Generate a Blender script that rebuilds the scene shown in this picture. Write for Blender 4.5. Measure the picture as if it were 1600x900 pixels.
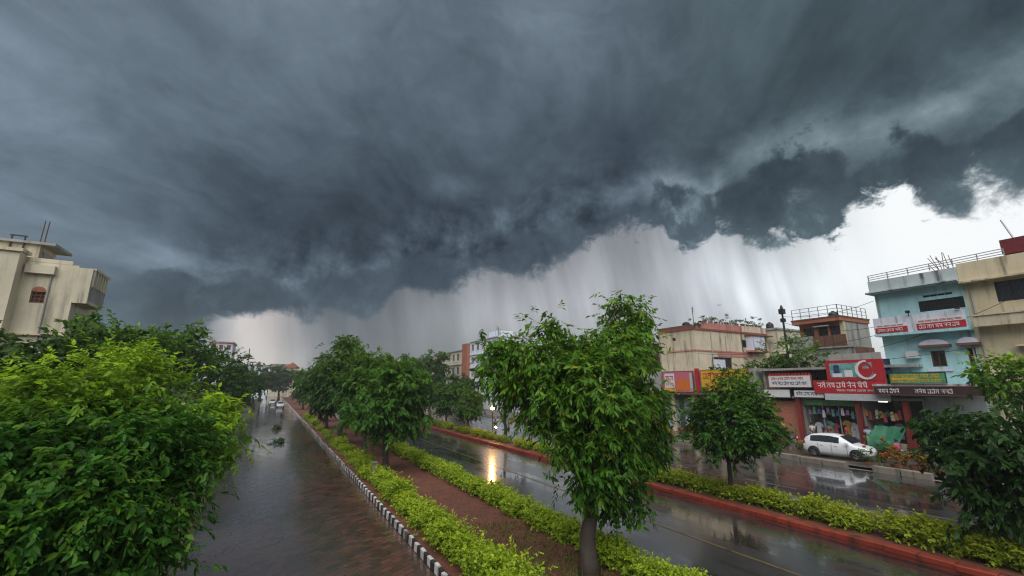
import bpy, bmesh, math, random
import numpy as np
from mathutils import Vector, Matrix
R = math.radians
scene = bpy.context.scene
COL = scene.collection
for o in list(bpy.data.objects):
    bpy.data.objects.remove(o)

# ------------------------------------------------------------------ camera
CAM_H = 5.5
cam_data = bpy.data.cameras.new('camera')
cam_data.sensor_width = 36.0
cam_data.lens = 15.3
cam_data.clip_start = 0.1
cam_data.clip_end = 5000
cam = bpy.data.objects.new('camera', cam_data)
COL.objects.link(cam)
cam.location = (0, 0, CAM_H)
cam.rotation_euler = (R(90 + 12.6), 0, R(-28.4))
scene.camera = cam

# ------------------------------------------------------------------ colour management
scene.render.engine = 'CYCLES'
scene.view_settings.view_transform = 'Standard'
scene.view_settings.look = 'None'
scene.view_settings.gamma = 1
scene.view_settings.use_curve_mapping = False
EXPOSURE = 1.36
scene.view_settings.exposure = EXPOSURE
scene.cycles.use_denoising = True
scene.cycles.filter_width = 1.2
scene.cycles.max_bounces = 6
scene.cycles.transparent_max_bounces = 8
scene.cycles.caustics_reflective = False
scene.cycles.caustics_refractive = False
scene.cycles.sample_clamp_indirect = 4.0

# ------------------------------------------------------------------ sun (soft light through storm cloud)
SUN_EL, SUN_AZ = 54.0, 218.0           # azimuth clockwise from the street direction (+Y)
sun_data = bpy.data.lights.new('sun', 'SUN')
sun_data.energy = 1.5
sun_data.angle = R(75)
sun_data.color = (1.0, 0.97, 0.92)
sun = bpy.data.objects.new('sun', sun_data)
COL.objects.link(sun)
sv = Vector((math.sin(R(SUN_AZ)) * math.cos(R(SUN_EL)), math.cos(R(SUN_AZ)) * math.cos(R(SUN_EL)), math.sin(R(SUN_EL))))
sun.rotation_euler = sv.to_track_quat('Z', 'Y').to_euler()
sun.location = (0, -20, 60)
# ------------------------------------------------------------------ node expression helper
class N:
    """a scalar socket in a node tree with arithmetic"""
    def __init__(s, nt, sock): s.nt, s.s = nt, sock
    def _m(s, op, a, b=None, c=None):
        n = s.nt.nodes.new('ShaderNodeMath'); n.operation = op
        for i, v in enumerate((a, b, c)):
            if v is None: continue
            if isinstance(v, N): s.nt.links.new(v.s, n.inputs[i])
            else: n.inputs[i].default_value = v
        return N(s.nt, n.outputs[0])
    def __add__(s, o): return s._m('ADD', s, o)
    __radd__ = __add__
    def __sub__(s, o): return s._m('SUBTRACT', s, o)
    def __rsub__(s, o): return s._m('SUBTRACT', o, s)
    def __mul__(s, o): return s._m('MULTIPLY', s, o)
    __rmul__ = __mul__
    def __truediv__(s, o): return s._m('DIVIDE', s, o)
    def f(s, op, *a): return s._m(op, s, *a)
    def step(s, a, b):
        n = s.nt.nodes.new('ShaderNodeMapRange'); n.interpolation_type = 'SMOOTHSTEP'
        s.nt.links.new(s.s, n.inputs['Value'])
        n.inputs['From Min'].default_value = a; n.inputs['From Max'].default_value = b
        return N(s.nt, n.outputs['Result'])
    def mix(s, o, t): return s + (o - s) * t
    def curve(s, pts, lo, hi, vlo, vhi):
        """smooth curve through pts (x, y)"""
        n = s.nt.nodes.new('ShaderNodeFloatCurve')
        x = (s - lo) * (1.0 / (hi - lo))
        s.nt.links.new(x.s, n.inputs['Value'])
        c = n.mapping.curves[0]
        P = [((a - lo) / (hi - lo), (b - vlo) / (vhi - vlo)) for a, b in pts]
        c.points[0].location = P[0]; c.points[1].location = P[-1]
        for p in P[1:-1]: c.points.new(*p)
        n.mapping.update()
        return N(s.nt, n.outputs[0]) * (vhi - vlo) + vlo
def comb(nt, x, y, z):
    n = nt.nodes.new('ShaderNodeCombineXYZ')
    for i, v in enumerate((x, y, z)):
        if isinstance(v, N): nt.links.new(v.s, n.inputs[i])
        else: n.inputs[i].default_value = v
    return n.outputs[0]
def noise(nt, vec, scale, detail=6, rough=.55, dist=0.0, lac=2.0):
    n = nt.nodes.new('ShaderNodeTexNoise')
    nt.links.new(vec, n.inputs['Vector'])
    n.inputs['Scale'].default_value = scale; n.inputs['Detail'].default_value = detail
    n.inputs['Roughness'].default_value = rough; n.inputs['Distortion'].default_value = dist
    n.inputs['Lacunarity'].default_value = lac
    return N(nt, n.outputs[0])

# ------------------------------------------------------------------ storm sky
world = bpy.data.worlds.new('World'); scene.world = world
world.use_nodes = True
world.cycles.sampling_method = 'MANUAL'
world.cycles.sample_map_resolution = 512
nt = world.node_tree
for n in list(nt.nodes): nt.nodes.remove(n)
tc = nt.nodes.new('ShaderNodeTexCoord')
sx = nt.nodes.new('ShaderNodeSeparateXYZ'); nt.links.new(tc.outputs['Generated'], sx.inputs[0])
dx, dy, dz = (N(nt, sx.outputs[i]) for i in range(3))
AZ = dx.f('ARCTAN2', dy) * (180 / math.pi)
EL = (dz.f('MINIMUM', 1.0).f('ARCSINE') * (180 / math.pi)).f('MAXIMUM', 0.0)

def blob(a, e, sa, se, amp):
    u = (AZ - a) * (1 / sa); v = (EL - e) * (1 / se)
    return (u * u + v * v).f('MULTIPLY', -1.0).f('EXPONENT') * amp

dirv = tc.outputs['Generated']
# deck seen as a flat layer: streaks run towards the storm core
g = (dz + .16).f('MAXIMUM', .05)
px, py = dx / g, dy / g
ca, sa_ = math.cos(R(38)), math.sin(R(38))
qa = px * sa_ + py * ca                      # along the flow
qb = px * ca - py * sa_                      # across it
deckv = comb(nt, qa * .38, qb * 1.0, 3.7)
n_deck = noise(nt, deckv, 1.5, 11, .6, .6)
n_deck2 = noise(nt, comb(nt, qa * .75, qb * 1.1, 9.1), 4.2, 8, .6, .9)
# billows in direction space
bv = comb(nt, dx, dy, dz * 1.25)
n_bil = noise(nt, bv, 7.0, 11, .62, .35)
n_big = noise(nt, bv, 3.0, 4, .5, .2)
n_fine = noise(nt, bv, 19.0, 10, .68, .4)
n_lobe = noise(nt, comb(nt, dx, dy, dz * .8), 9.0, 2, .45, .3)
n_tuft = noise(nt, comb(nt, dx * 1.15, dy * 1.15, dz * .9), 11.0, 11, .66, .25)
n_deck3 = noise(nt, comb(nt, qa * .8 + n_big, qb * 1.0, 4.4), 2.6, 10, .65, .35)
warp = (n_bil - .5) * 5.0

BASE = [(-180, 6), (-120, 5), (-60, 1.5), (-30, -2), (-17, -1.0), (-12, 2.2), (-8, 5.0), (-4, 7.2), (1, 8.2), (9, 9.6), (15, 11.6), (20, 12.8), (26, 14.0), (31, 14.6),
        (37, 16.6), (42, 18.8), (46.5, 20.0), (51, 17.2), (54.5, 18.8), (58, 15.6), (62, 16.4), (66, 17.4), (71, 17.6), (76, 17.4), (82, 17.0), (100, 17), (130, 12), (180, 6)]
TOP = [(-180, 12), (-60, 12), (-20, 9), (-13, 12.0), (-8, 10.2), (-3, 10.8), (3, 12.2), (9, 13.5), (15, 16.5), (22, 17.8), (30, 19.2), (38, 21.0), (45, 22.6), (50, 24.0), (54, 21.6), (57, 25.0),
       (62, 25.2), (67, 24.8), (73, 24.0), (80, 24.5), (100, 22), (180, 12)]
base = AZ.curve(BASE, -180, 180, -5, 30)
top = AZ.curve(TOP, -180, 180, -5, 30)

# --- deck brightness in display units (0..255)
win_r = AZ.step(34, 52) * (1 - AZ.step(95, 140))
win_l = AZ.step(-18, -11) * (1 - AZ.step(12, 22))
win_c = AZ.step(10, 20) * (1 - AZ.step(40, 50))
deck = 95 + blob(-24, 27, 15, 14, 34) + blob(-2, 44, 14, 9, 30) + blob(32, 44, 9, 9, 26) + blob(20, 40, 30, 12, 6) \
    + blob(14, 19, 28, 10, -39) + blob(44, 30, 14, 7, -14) + blob(76, 30, 26, 9, -17) + blob(66, 46, 22, 14, -8) + blob(-20, 14, 10, 9, 10) \
    + blob(26, 33, 4.5, 2.6, 9) + blob(19.5, 25.5, 4.0, 1.6, 24) + blob(5, 26, 6, 2, 10) + blob(-9, 20, 7, 2.2, 9) + blob(-10.5, 12.6, 3.2, 1.3, 22)
deck = deck + (n_deck - .5) * 76 * (AZ.step(-40, -10).f('MULTIPLY', -.35) + 1.0) + (n_deck2 - .5) * 14 + (n_deck3 - .5) * 74 + (n_bil - .5) * 30 + (n_fine - .5) * 9
# brighter gap over the low scud, a soft light band
eb = (EL - top - (n_big - .5) * 5 - 1.4) * (1 / 2.5)
band = (eb * eb * -1.0).f('EXPONENT') * (win_r * 50 + win_l * 27 + win_c * 16)
deck = deck + band * (.35 + n_bil * 1.3)
# torn fractus hanging on the dark core
fr = (EL - top) * (1 / 6.0)
frw = (fr * fr * -1.0).f('EXPONENT') * AZ.step(-16, -4) * (1 - AZ.step(88, 120))
deck = deck + frw * (1 - win_r * .55) * ((n_tuft - .5) * 185 + (n_bil - .5) * 36 + (n_fine - .5) * 55 - 8)
deck = deck + AZ.f('ABSOLUTE').step(95, 175) * 40           # thinner cloud behind the front

# --- ragged low scud between base and top
scud_m = (top - EL + (n_bil - .5) * 13 + (n_lobe - .5) * 9 + (n_fine - .5) * 6.0).step(-.4, 1.5)
scud_lo = 72 - win_r * 6 + (n_fine - .5) * 30 + (n_bil - .5) * 40 + (n_tuft - .5) * 70 + (1 - (EL - base).step(0, 5.5)) * 20 * win_r + AZ.step(-8, -22) * 22
rim = n_tuft.step(.5, .7) * (n_lobe.step(.45, .65)) * (12 + win_r * 34)
scud = scud_lo + rim
wq = (1 - AZ.f('ABSOLUTE').step(100, 150)) * AZ.step(-24, -8) * (.55 + .45 * (win_r + win_c * .6 + win_l).f('MINIMUM', 1.0))
lum = deck.mix(scud, scud_m * wq)
cool = AZ.step(40, 62)                                         # greener to the right, bluer to the left
lite = (lum - 88).f('MAXIMUM', 0.0)
cr = lite * .13 + lum * (cool * -.015 + .855); cg = lum * (cool * .0 + 1.0); cb = lum * (cool * -.045 + 1.08) + 2

# --- below the cloud: rain curtain and clear strip
ramp = nt.nodes.new('ShaderNodeValToRGB')
RAIN = [(-180, 128, 138, 145), (-40, 104, 118, 129), (-22, 98, 113, 125), (-11, 96, 110, 121), (-6.5, 128, 133, 140), (-3, 208, 202, 199), (-0.5, 214, 206, 202), (3, 160, 159, 161),
        (6, 120, 125, 130), (13, 126, 130, 134), (20, 142, 145, 148), (30, 170, 171, 175), (40, 174, 176, 180), (46, 172, 175, 181), (52, 198, 202, 208), (60, 224, 231, 236), (66, 243, 249, 251), (74, 252, 254, 254),
        (90, 250, 253, 254), (115, 225, 231, 235), (150, 160, 170, 177), (180, 128, 138, 145)]
el = ramp.color_ramp.elements
el[0].position = 0; el[1].position = 1
while len(el) < len(RAIN): el.new(.5)
for i, (a, r_, g_, b_) in enumerate(RAIN):
    el[i].position = (a + 180) / 360
for i, (a, r_, g_, b_) in enumerate(RAIN):
    el[i].color = (r_ / 255, g_ / 255, b_ / 255, 1)
jit = noise(nt, comb(nt, AZ * .08, EL * .05, 1.3), 3.0, 3, .5)
nt.links.new(((AZ + EL * .12 + (jit - .5) * 3 + 180) * (1 / 360)).s, ramp.inputs[0])
rc = nt.nodes.new('ShaderNodeSeparateColor'); nt.links.new(ramp.outputs[0], rc.inputs[0])
lean = AZ + EL * .16
st1 = noise(nt, comb(nt, lean * .42, EL * .03, 5.0), 1.0, 4, .55)
st2 = noise(nt, comb(nt, lean * .19, EL * .045, 2.0), 1.0, 3, .5)
rwin = AZ.step(-7, 6) * (1 - AZ.step(58, 72))
shaft = 1 + ((st1 - .5) * .3 + (st2 - .5) * .62) * rwin
fall = 1 - (1 - (EL * (1 / 1.0)).step(0, 11)) * .2 * AZ.step(2, 10) * (1 - AZ.step(66, 78))
shade = shaft * fall + blob(43.5, 15, 1.8, 7, -.14) + blob(48, 13, 1.5, 6, .05)
soft_fall = (base + 1.5 - EL).step(-1, 8)                       # darker veil hanging from the cloud
veil = 1 - (1 - soft_fall) * .2 * rwin
rr, rg, rb = (N(nt, rc.outputs[i]) * 255 * shade * veil for i in range(3))

amp = 5.0 + win_r * 2.5
edge = EL - base + (n_lobe - .5) * amp * 1.0 + (n_bil - .5) * amp * 1.15 + (n_fine - .5) * amp * 1.0
softw = .62 - win_r * .1 + AZ.step(70, 80) * .5 + (1 - AZ.step(-14, -4)) * 2.5
e_lo = edge * (1 / 1.9)
mk = (e_lo / softw).step(-.75, .85)
cr, cg, cb = rr.mix(cr, mk), rg.mix(cg, mk), rb.mix(cb, mk)

cc = nt.nodes.new('ShaderNodeCombineColor')
for i, c in enumerate((cr, cg, cb)):
    nt.links.new((c.f('MAXIMUM', 12.0) * (1 / 255)).s, cc.inputs[i])
gm = nt.nodes.new('ShaderNodeGamma'); nt.links.new(cc.outputs[0], gm.inputs[0]); gm.inputs[1].default_value = 2.2
sky = nt.nodes.new('ShaderNodeTexSky'); sky.sky_type = 'NISHITA'
sky.sun_disc = False; sky.sun_elevation = R(SUN_EL); sky.sun_rotation = R(SUN_AZ)
SKY_STRENGTH = .1
sc_ = nt.nodes.new('ShaderNodeVectorMath'); sc_.operation = 'SCALE'
nt.links.new(gm.outputs[0], sc_.inputs[0]); sc_.inputs['Scale'].default_value = 1 / (SKY_STRENGTH * 2 ** EXPOSURE)
mx = nt.nodes.new('ShaderNodeMix'); mx.data_type = 'RGBA'; mx.inputs['Factor'].default_value = .03
nt.links.new(sc_.outputs[0], mx.inputs['A']); nt.links.new(sky.outputs[0], mx.inputs['B'])
bg = nt.nodes.new('ShaderNodeBackground'); bg.inputs['Strength'].default_value = SKY_STRENGTH
nt.links.new(mx.outputs['Result'], bg.inputs['Color'])
wo = nt.nodes.new('ShaderNodeOutputWorld'); nt.links.new(bg.outputs[0], wo.inputs['Surface'])
# ------------------------------------------------------------------ survey helpers: photograph coordinates -> places
_F = 680.0; _P, _Y = R(12.6), R(28.4)
_f = np.array([math.sin(_Y) * math.cos(_P), math.cos(_Y) * math.cos(_P), math.sin(_P)])
_r = np.array([math.cos(_Y), -math.sin(_Y), 0]); _u = np.cross(_r, _f)
def _ray(x, y): return _f + _r * (x - 800) / _F + _u * (450 - y) / _F
def atY(x, y, Y): d = _ray(x, y); t = Y / d[1]; return np.array([d[0] * t, Y, CAM_H + d[2] * t])
def atX(x, y, X): d = _ray(x, y); t = X / d[0]; return np.array([X, d[1] * t, CAM_H + d[2] * t])
def pxm(Y, X): return (X * _f[0] + Y * _f[1]) / _F            # metres per photograph pixel there

# ------------------------------------------------------------------ objects
def tag(o, label=None, cat=None, group=None, kind=None):
    if label: o['label'] = label
    if cat: o['category'] = cat
    if group: o['group'] = group
    if kind: o['kind'] = kind
    return o
def link(name, me, parent=None, loc=(0, 0, 0), rz=0.0):
    o = bpy.data.objects.new(name, me); COL.objects.link(o)
    o.location = loc; o.rotation_euler = (0, 0, rz)
    if parent is not None: o.parent = parent
    return o
def thing(name, label, cat, loc=(0, 0, 0), rz=0.0, group=None):
    return tag(link(name, None, None, loc, rz), label, cat, group)
def copy_tree(o, parent=None):
    c = o.copy(); COL.objects.link(c); c.parent = parent
    for ch in list(o.children): copy_tree(ch, c)
    return c

class MB:
    """collects faces; coordinates are world minus the origin o"""
    def __init__(s, o=(0, 0, 0)): s.v, s.f, s.o, s.mi, s.cur = [], [], Vector(o), [], 0
    def add(s, vs, fs):
        n = len(s.v); s.v += [tuple(Vector(v) - s.o) for v in vs]
        s.f += [tuple(i + n for i in f) for f in fs]; s.mi += [s.cur] * len(fs); return s
    def box(s, x0, x1, y0, y1, z0, z1):
        if x0 > x1: x0, x1 = x1, x0
        if y0 > y1: y0, y1 = y1, y0
        return s.add([(x, y, z) for x in (x0, x1) for y in (y0, y1) for z in (z0, z1)],
                     [(0, 1, 3, 2), (4, 6, 7, 5), (0, 4, 5, 1), (2, 3, 7, 6), (0, 2, 6, 4), (1, 5, 7, 3)])
    def bar(s, a, b, w=.04, h=None):
        """square bar from a to b"""
        h = h or w; a, b = Vector(a), Vector(b); d = (b - a).normalized()
        up = Vector((0, 0, 1)) if abs(d.z) < .95 else Vector((1, 0, 0))
        x = d.cross(up).normalized() * w / 2; y = x.cross(d).normalized() * h / 2
        return s.add([a - x - y, a + x - y, a + x + y, a - x + y, b - x - y, b + x - y, b + x + y, b - x + y],
                     [(0, 3, 2, 1), (4, 5, 6, 7), (0, 1, 5, 4), (1, 2, 6, 5), (2, 3, 7, 6), (3, 0, 4, 7)])
    def tube(s, pts, radii, seg=8, cap=True):
        pts = [Vector(p) for p in pts]; n0 = len(s.v); rings = []
        for i, p in enumerate(pts):
            d = (pts[min(i + 1, len(pts) - 1)] - pts[max(i - 1, 0)]).normalized()
            up = Vector((0, 1, 0)) if abs(d.z) > .7 else Vector((0, 0, 1))
            x = d.cross(up).normalized(); y = x.cross(d)
            rings.append([p + (x * math.cos(2 * math.pi * k / seg) + y * math.sin(2 * math.pi * k / seg)) * radii[i] for k in range(seg)])
        vs = [q for r_ in rings for q in r_]; fs = []
        for i in range(len(pts) - 1):
            for k in range(seg):
                a, b = i * seg + k, i * seg + (k + 1) % seg
                fs.append((a, b, b + seg, a + seg))
        if cap:
            fs.append(tuple(range(seg))[::-1]); fs.append(tuple((len(pts) - 1) * seg + k for k in range(seg)))
        return s.add(vs, fs)
    def lathe(s, c, prof, seg=14):
        """prof: (radius, z) about the vertical axis at c"""
        c = Vector(c); vs = [c + Vector((r_ * math.cos(2 * math.pi * k / seg), r_ * math.sin(2 * math.pi * k / seg), z)) for r_, z in prof for k in range(seg)]
        fs = [(i * seg + k, i * seg + (k + 1) % seg, (i + 1) * seg + (k + 1) % seg, (i + 1) * seg + k) for i in range(len(prof) - 1) for k in range(seg)]
        fs += [tuple(range(seg))[::-1], tuple((len(prof) - 1) * seg + k for k in range(seg))]
        return s.add(vs, fs)
    def prism(s, pts, off):
        """planar outline pts (3d) extruded by off"""
        off = Vector(off); n = len(pts); P = [Vector(p) for p in pts]
        return s.add(P + [p + off for p in P], [tuple(range(n))[::-1], tuple(range(n, 2 * n))] + [(i, (i + 1) % n, (i + 1) % n + n, i + n) for i in range(n)])
    def facade(s, O, U, I, w, z0, z1, holes, th=.24):
        """slab with rectangular openings: O origin, U along, I inward; holes (u0,u1,z0,z1)"""
        O, U, I = Vector(O), Vector(U), Vector(I)
        us = sorted({0, w, *[h[0] for h in holes], *[h[1] for h in holes]}); zs = sorted({z0, z1, *[h[2] for h in holes], *[h[3] for h in holes]})
        def solid(i, j):
            if i < 0 or j < 0 or i >= len(us) - 1 or j >= len(zs) - 1: return False
            uc, zc = (us[i] + us[i + 1]) / 2, (zs[j] + zs[j + 1]) / 2
            return not any(h[0] < uc < h[1] and h[2] < zc < h[3] for h in holes)
        P = lambda u, z, t: O + U * u + I * t + Vector((0, 0, z))
        for i in range(len(us) - 1):
            for j in range(len(zs) - 1):
                if not solid(i, j): continue
                a, b, c, d = us[i], us[i + 1], zs[j], zs[j + 1]
                s.add([P(a, c, 0), P(b, c, 0), P(b, d, 0), P(a, d, 0), P(a, c, th), P(b, c, th), P(b, d, th), P(a, d, th)],
                      [(0, 1, 2, 3), (7, 6, 5, 4)] + ([] if solid(i - 1, j) else [(4, 0, 3, 7)]) + ([] if solid(i + 1, j) else [(1, 5, 6, 2)])
                      + ([] if solid(i, j - 1) else [(4, 5, 1, 0)]) + ([] if solid(i, j + 1) else [(3, 2, 6, 7)]))
        return s
    def mesh(s, name, *mats):
        me = bpy.data.meshes.new(name); me.from_pydata(s.v, [], s.f); me.update()
        for m in mats: me.materials.append(m)
        if len(mats) > 1: me.polygons.foreach_set('material_index', s.mi)
        bm = bmesh.new(); bm.from_mesh(me); bmesh.ops.recalc_face_normals(bm, faces=bm.faces); bm.to_mesh(me); bm.free()
        return me
    def build(s, name, mats, parent=None, smooth=False, loc=(0, 0, 0)):
        mats = mats if isinstance(mats, (list, tuple)) else [mats]
        me = s.mesh(name, *mats)
        if smooth: me.polygons.foreach_set('use_smooth', [True] * len(me.polygons))
        return link(name, me, parent, loc)

# ------------------------------------------------------------------ materials
MATS = {}
def newmat(name):
    m = bpy.data.materials.new(name); m.use_nodes = True; nt = m.node_tree
    b = nt.nodes['Principled BSDF']; MATS[name] = m
    return m, nt, b
def setc(nt, sock, v):
    if isinstance(v, N): nt.links.new(v.s, sock)
    elif hasattr(v, 'is_output'): nt.links.new(v, sock)
    else: sock.default_value = v
def mixc(nt, a, b, t):
    n = nt.nodes.new('ShaderNodeMix'); n.data_type = 'RGBA'
    for k, v in (('A', a), ('B', b)):
        if isinstance(v, tuple): n.inputs[k].default_value = (*v, 1) if len(v) == 3 else v
        else: nt.links.new(v, n.inputs[k])
    setc(nt, n.inputs['Factor'], t)
    return n.outputs['Result']
def bump(nt, b, h, strength=.3, dist=.02):
    n = nt.nodes.new('ShaderNodeBump'); n.inputs['Strength'].default_value = strength; n.inputs['Distance'].default_value = dist
    nt.links.new(h.s, n.inputs['Height']); nt.links.new(n.outputs[0], b.inputs['Normal']); return n
def wpos(nt):
    n = nt.nodes.new('ShaderNodeNewGeometry'); s = nt.nodes.new('ShaderNodeSeparateXYZ'); nt.links.new(n.outputs['Position'], s.inputs[0])
    return n.outputs['Position'], N(nt, s.outputs[0]), N(nt, s.outputs[1]), N(nt, s.outputs[2])
def plain(name, col, rough=.6, metal=0.0, var=.18, scale=6.0, spec=.5):
    if name in MATS: return MATS[name]
    m, nt, b = newmat(name); pos, x, y, z = wpos(nt)
    n = noise(nt, pos, scale, 4, .6)
    c = mixc(nt, tuple(k * (1 - var) for k in col), tuple(min(1, k * (1 + var)) for k in col), n.step(.3, .7))
    nt.links.new(c, b.inputs['Base Color'])
    setc(nt, b.inputs['Roughness'], (n - .5) * .25 + rough); b.inputs['Metallic'].default_value = metal
    b.inputs['Specular IOR Level'].default_value = spec
    return m
def plaster(name, col, stain=(.09, .085, .075), amount=.55, rough=.8):
    """painted render with rain streaks, blotches and faint roughness"""
    m, nt, b = newmat(name); pos, x, y, z = wpos(nt)
    st = noise(nt, comb(nt, x * 1.6, y * 1.6, z * .16), 1.0, 6, .65)
    bl = noise(nt, pos, .55, 6, .6); fine = noise(nt, pos, 9.0, 5, .6)
    c = mixc(nt, tuple(k * .86 for k in col), tuple(min(.9, k * 1.08) for k in col), bl.step(.3, .7))
    c = mixc(nt, c, stain, (st.step(.47, .74) * amount + fine.step(.6, .8) * .16 + (bl * st).step(.27, .42) * amount * .5).f('MINIMUM', 1.0))
    nt.links.new(c, b.inputs['Base Color']); b.inputs['Roughness'].default_value = rough
    bump(nt, b, fine, .25, .01)
    return m
def emit(name, col, strength):
    m, nt, b = newmat(name); b.inputs['Emission Color'].default_value = (*col, 1); b.inputs['Emission Strength'].default_value = strength
    b.inputs['Base Color'].default_value = (*col, 1); return m
def leafmat(name, dark, light, top_tint=None, yellow=.0, transl=.28, rough=.42):
    m, nt, b = newmat(name)
    g = nt.nodes.new('ShaderNodeNewGeometry'); rnd = N(nt, g.outputs['Random Per Island'])
    oi = nt.nodes.new('ShaderNodeObjectInfo')
    t = (rnd * .75 + N(nt, oi.outputs['Random']) * .35).f('MINIMUM', 1.0)
    c = mixc(nt, dark, light, t)
    if top_tint:  # paler leaf colour mixed in by height and towards twig tips
        at = nt.nodes.new('ShaderNodeAttribute'); at.attribute_name = 'top_tint'
        c = mixc(nt, c, top_tint, N(nt, at.outputs['Fac']))
    if yellow > 0:
        c = mixc(nt, c, (.34, .24, .03), (rnd * 7.31).f('FRACT').f('LESS_THAN', yellow) * .75)
    nt.links.new(c, b.inputs['Base Color']); b.inputs['Roughness'].default_value = rough
    b.inputs['Specular IOR Level'].default_value = .15
    tr = nt.nodes.new('ShaderNodeBsdfTranslucent')
    hs = nt.nodes.new('ShaderNodeHueSaturation'); hs.inputs['Value'].default_value = 1.5; hs.inputs['Hue'].default_value = .485
    nt.links.new(c, hs.inputs['Color']); nt.links.new(hs.outputs[0], tr.inputs['Color'])
    ms = nt.nodes.new('ShaderNodeMixShader'); ms.inputs[0].default_value = transl
    nt.links.new(b.outputs[0], ms.inputs[1]); nt.links.new(tr.outputs[0], ms.inputs[2])
    nt.links.new(ms.outputs[0], nt.nodes['Material Output'].inputs['Surface'])
    return m

# ------------------------------------------------------------------ foliage
def nrm(a): return a / np.maximum(np.linalg.norm(a, axis=-1, keepdims=True), 1e-9)
def foliage(name, mat, blobs, twigs, k=9, leaf=.16, width=.055, twig=.55, droop=.35, hang=.5, seed=1, shell=.55, fold=.25, big=True, tint_z=None, flat=1.0, tint_tips=0.0, clump=9):
    """leafy twigs through the volume of blobs (cx,cy,cz,r[,rz]); every leaf is its own folded blade"""
    rng = np.random.default_rng(seed)
    B = np.array([(b[0], b[1], b[2], b[3], b[4] if len(b) > 4 else b[3]) for b in blobs], float)
    w = B[:, 3] ** 1.2 * B[:, 4] ** .9; w /= w.sum()
    bi = rng.choice(len(B), twigs, p=w); C, r_, rz = B[bi, :3], B[bi, 3], B[bi, 4]
    d = nrm(rng.normal(size=(twigs, 3))); rad = shell + (1.06 - shell) * rng.random(twigs) ** .7
    off = d * rad[:, None]; off[:, :2] *= r_[:, None]; off[:, 2] *= rz
    A = C + off
    if clump > 1:                                   # twigs gather in sprays on common shoots
        nc = max(1, twigs // clump); ci = rng.integers(0, nc, twigs)
        sp = twig * (.35 + .5 * rng.random(nc))
        A = A[:nc][ci] + rng.normal(size=(twigs, 3)) * sp[ci][:, None] * np.array([1, 1, .6]); off = off[:nc][ci] + rng.normal(size=(twigs, 3)) * .25
    td = nrm(nrm(off) * .8 + rng.normal(size=(twigs, 3)) * .45 + np.array([0, 0, .18 - droop]))
    L = twig * (.6 + .7 * rng.random(twigs))
    t = (np.arange(k) + .6) / k
    side = nrm(np.cross(td, np.array([0, 0, 1.0]) + rng.normal(size=(twigs, 3)) * .25))
    pos = A[:, None] + td[:, None] * (L[:, None] * t)[..., None]; pos[..., 2] -= droop * L[:, None] * t ** 2 * .6
    sg = np.where(np.arange(k) % 2 == 0, 1.0, -1.0)
    ax = nrm(td[:, None] * .75 + side[:, None] * (sg * (.95 - .5 * t))[None, :, None] + rng.normal(size=(twigs, k, 3)) * .28 + np.array([0, 0, -hang]))
    up = nrm(np.array([0, 0, 1.0]) * flat + nrm(off)[:, None] * .6 + rng.normal(size=(twigs, k, 3)) * .45)
    wv = nrm(np.cross(ax, up)); nv = np.cross(wv, ax)
    ll = leaf * (.5 + .95 * rng.random((twigs, k)) ** 1.4) * (.8 + .4 * rng.random((twigs, 1))); ww = width * (.75 + .5 * rng.random((twigs, k))) * ll / leaf
    pos, ax, wv, nv = (a.reshape(-1, 3) for a in (pos, ax, wv, nv)); ll = ll.reshape(-1, 1); ww = ww.reshape(-1, 1)
    n = len(pos); dr = np.array([0, 0, -1.0]) * ll * .16
    if big:
        V = np.stack([pos, pos + ax * ll * .24 + wv * ww * .86, pos + ax * ll * .58 + wv * ww * .9 + dr * .3, pos + ax * ll + dr, pos + ax * ll * .58 - wv * ww * .9 + dr * .3, pos + ax * ll * .24 - wv * ww * .86, pos + ax * ll * .45 - nv * ww * fold * 1.6], 1)
        T = np.array([(6, 0, 1), (6, 1, 2), (6, 2, 3), (6, 3, 4), (6, 4, 5), (6, 5, 0)])
    else:
        V = np.stack([pos, pos + ax * ll * .45 + wv * ww + nv * ww * fold, pos + ax * ll * .45 - wv * ww + nv * ww * fold, pos + ax * ll + dr], 1)
        T = np.array([(0, 1, 3), (0, 3, 2)])
    nv_ = V.shape[1]; V = V.reshape(-1, 3)
    Fc = (np.arange(n)[:, None, None] * nv_ + T[None]).reshape(-1, 3)
    me = bpy.data.meshes.new(name); me.vertices.add(len(V)); me.vertices.foreach_set('co', V.astype(np.float32).ravel())
    me.loops.add(Fc.size); me.loops.foreach_set('vertex_index', Fc.astype(np.int32).ravel())
    me.polygons.add(len(Fc)); me.polygons.foreach_set('loop_start', np.arange(0, Fc.size, 3, dtype=np.int32)); me.polygons.foreach_set('loop_total', np.full(len(Fc), 3, dtype=np.int32))
    me.update(calc_edges=True); me.materials.append(mat)
    if tint_z is not None:  # tint weight rises with height, plus the tips of some twigs
        tt = np.clip((np.repeat(pos[:, 2], nv_) - tint_z[0]) / (tint_z[1] - tint_z[0]), 0, 1)
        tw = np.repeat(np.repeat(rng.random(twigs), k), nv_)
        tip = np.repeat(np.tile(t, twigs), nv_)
        a = me.attributes.new('top_tint', 'FLOAT', 'POINT'); a.data.foreach_set('value', np.clip(tt * (.35 + .85 * tw) * (.5 + .6 * tip) + tint_tips * (tw > .72) * tip, 0, 1).astype(np.float32))
    return me
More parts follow.
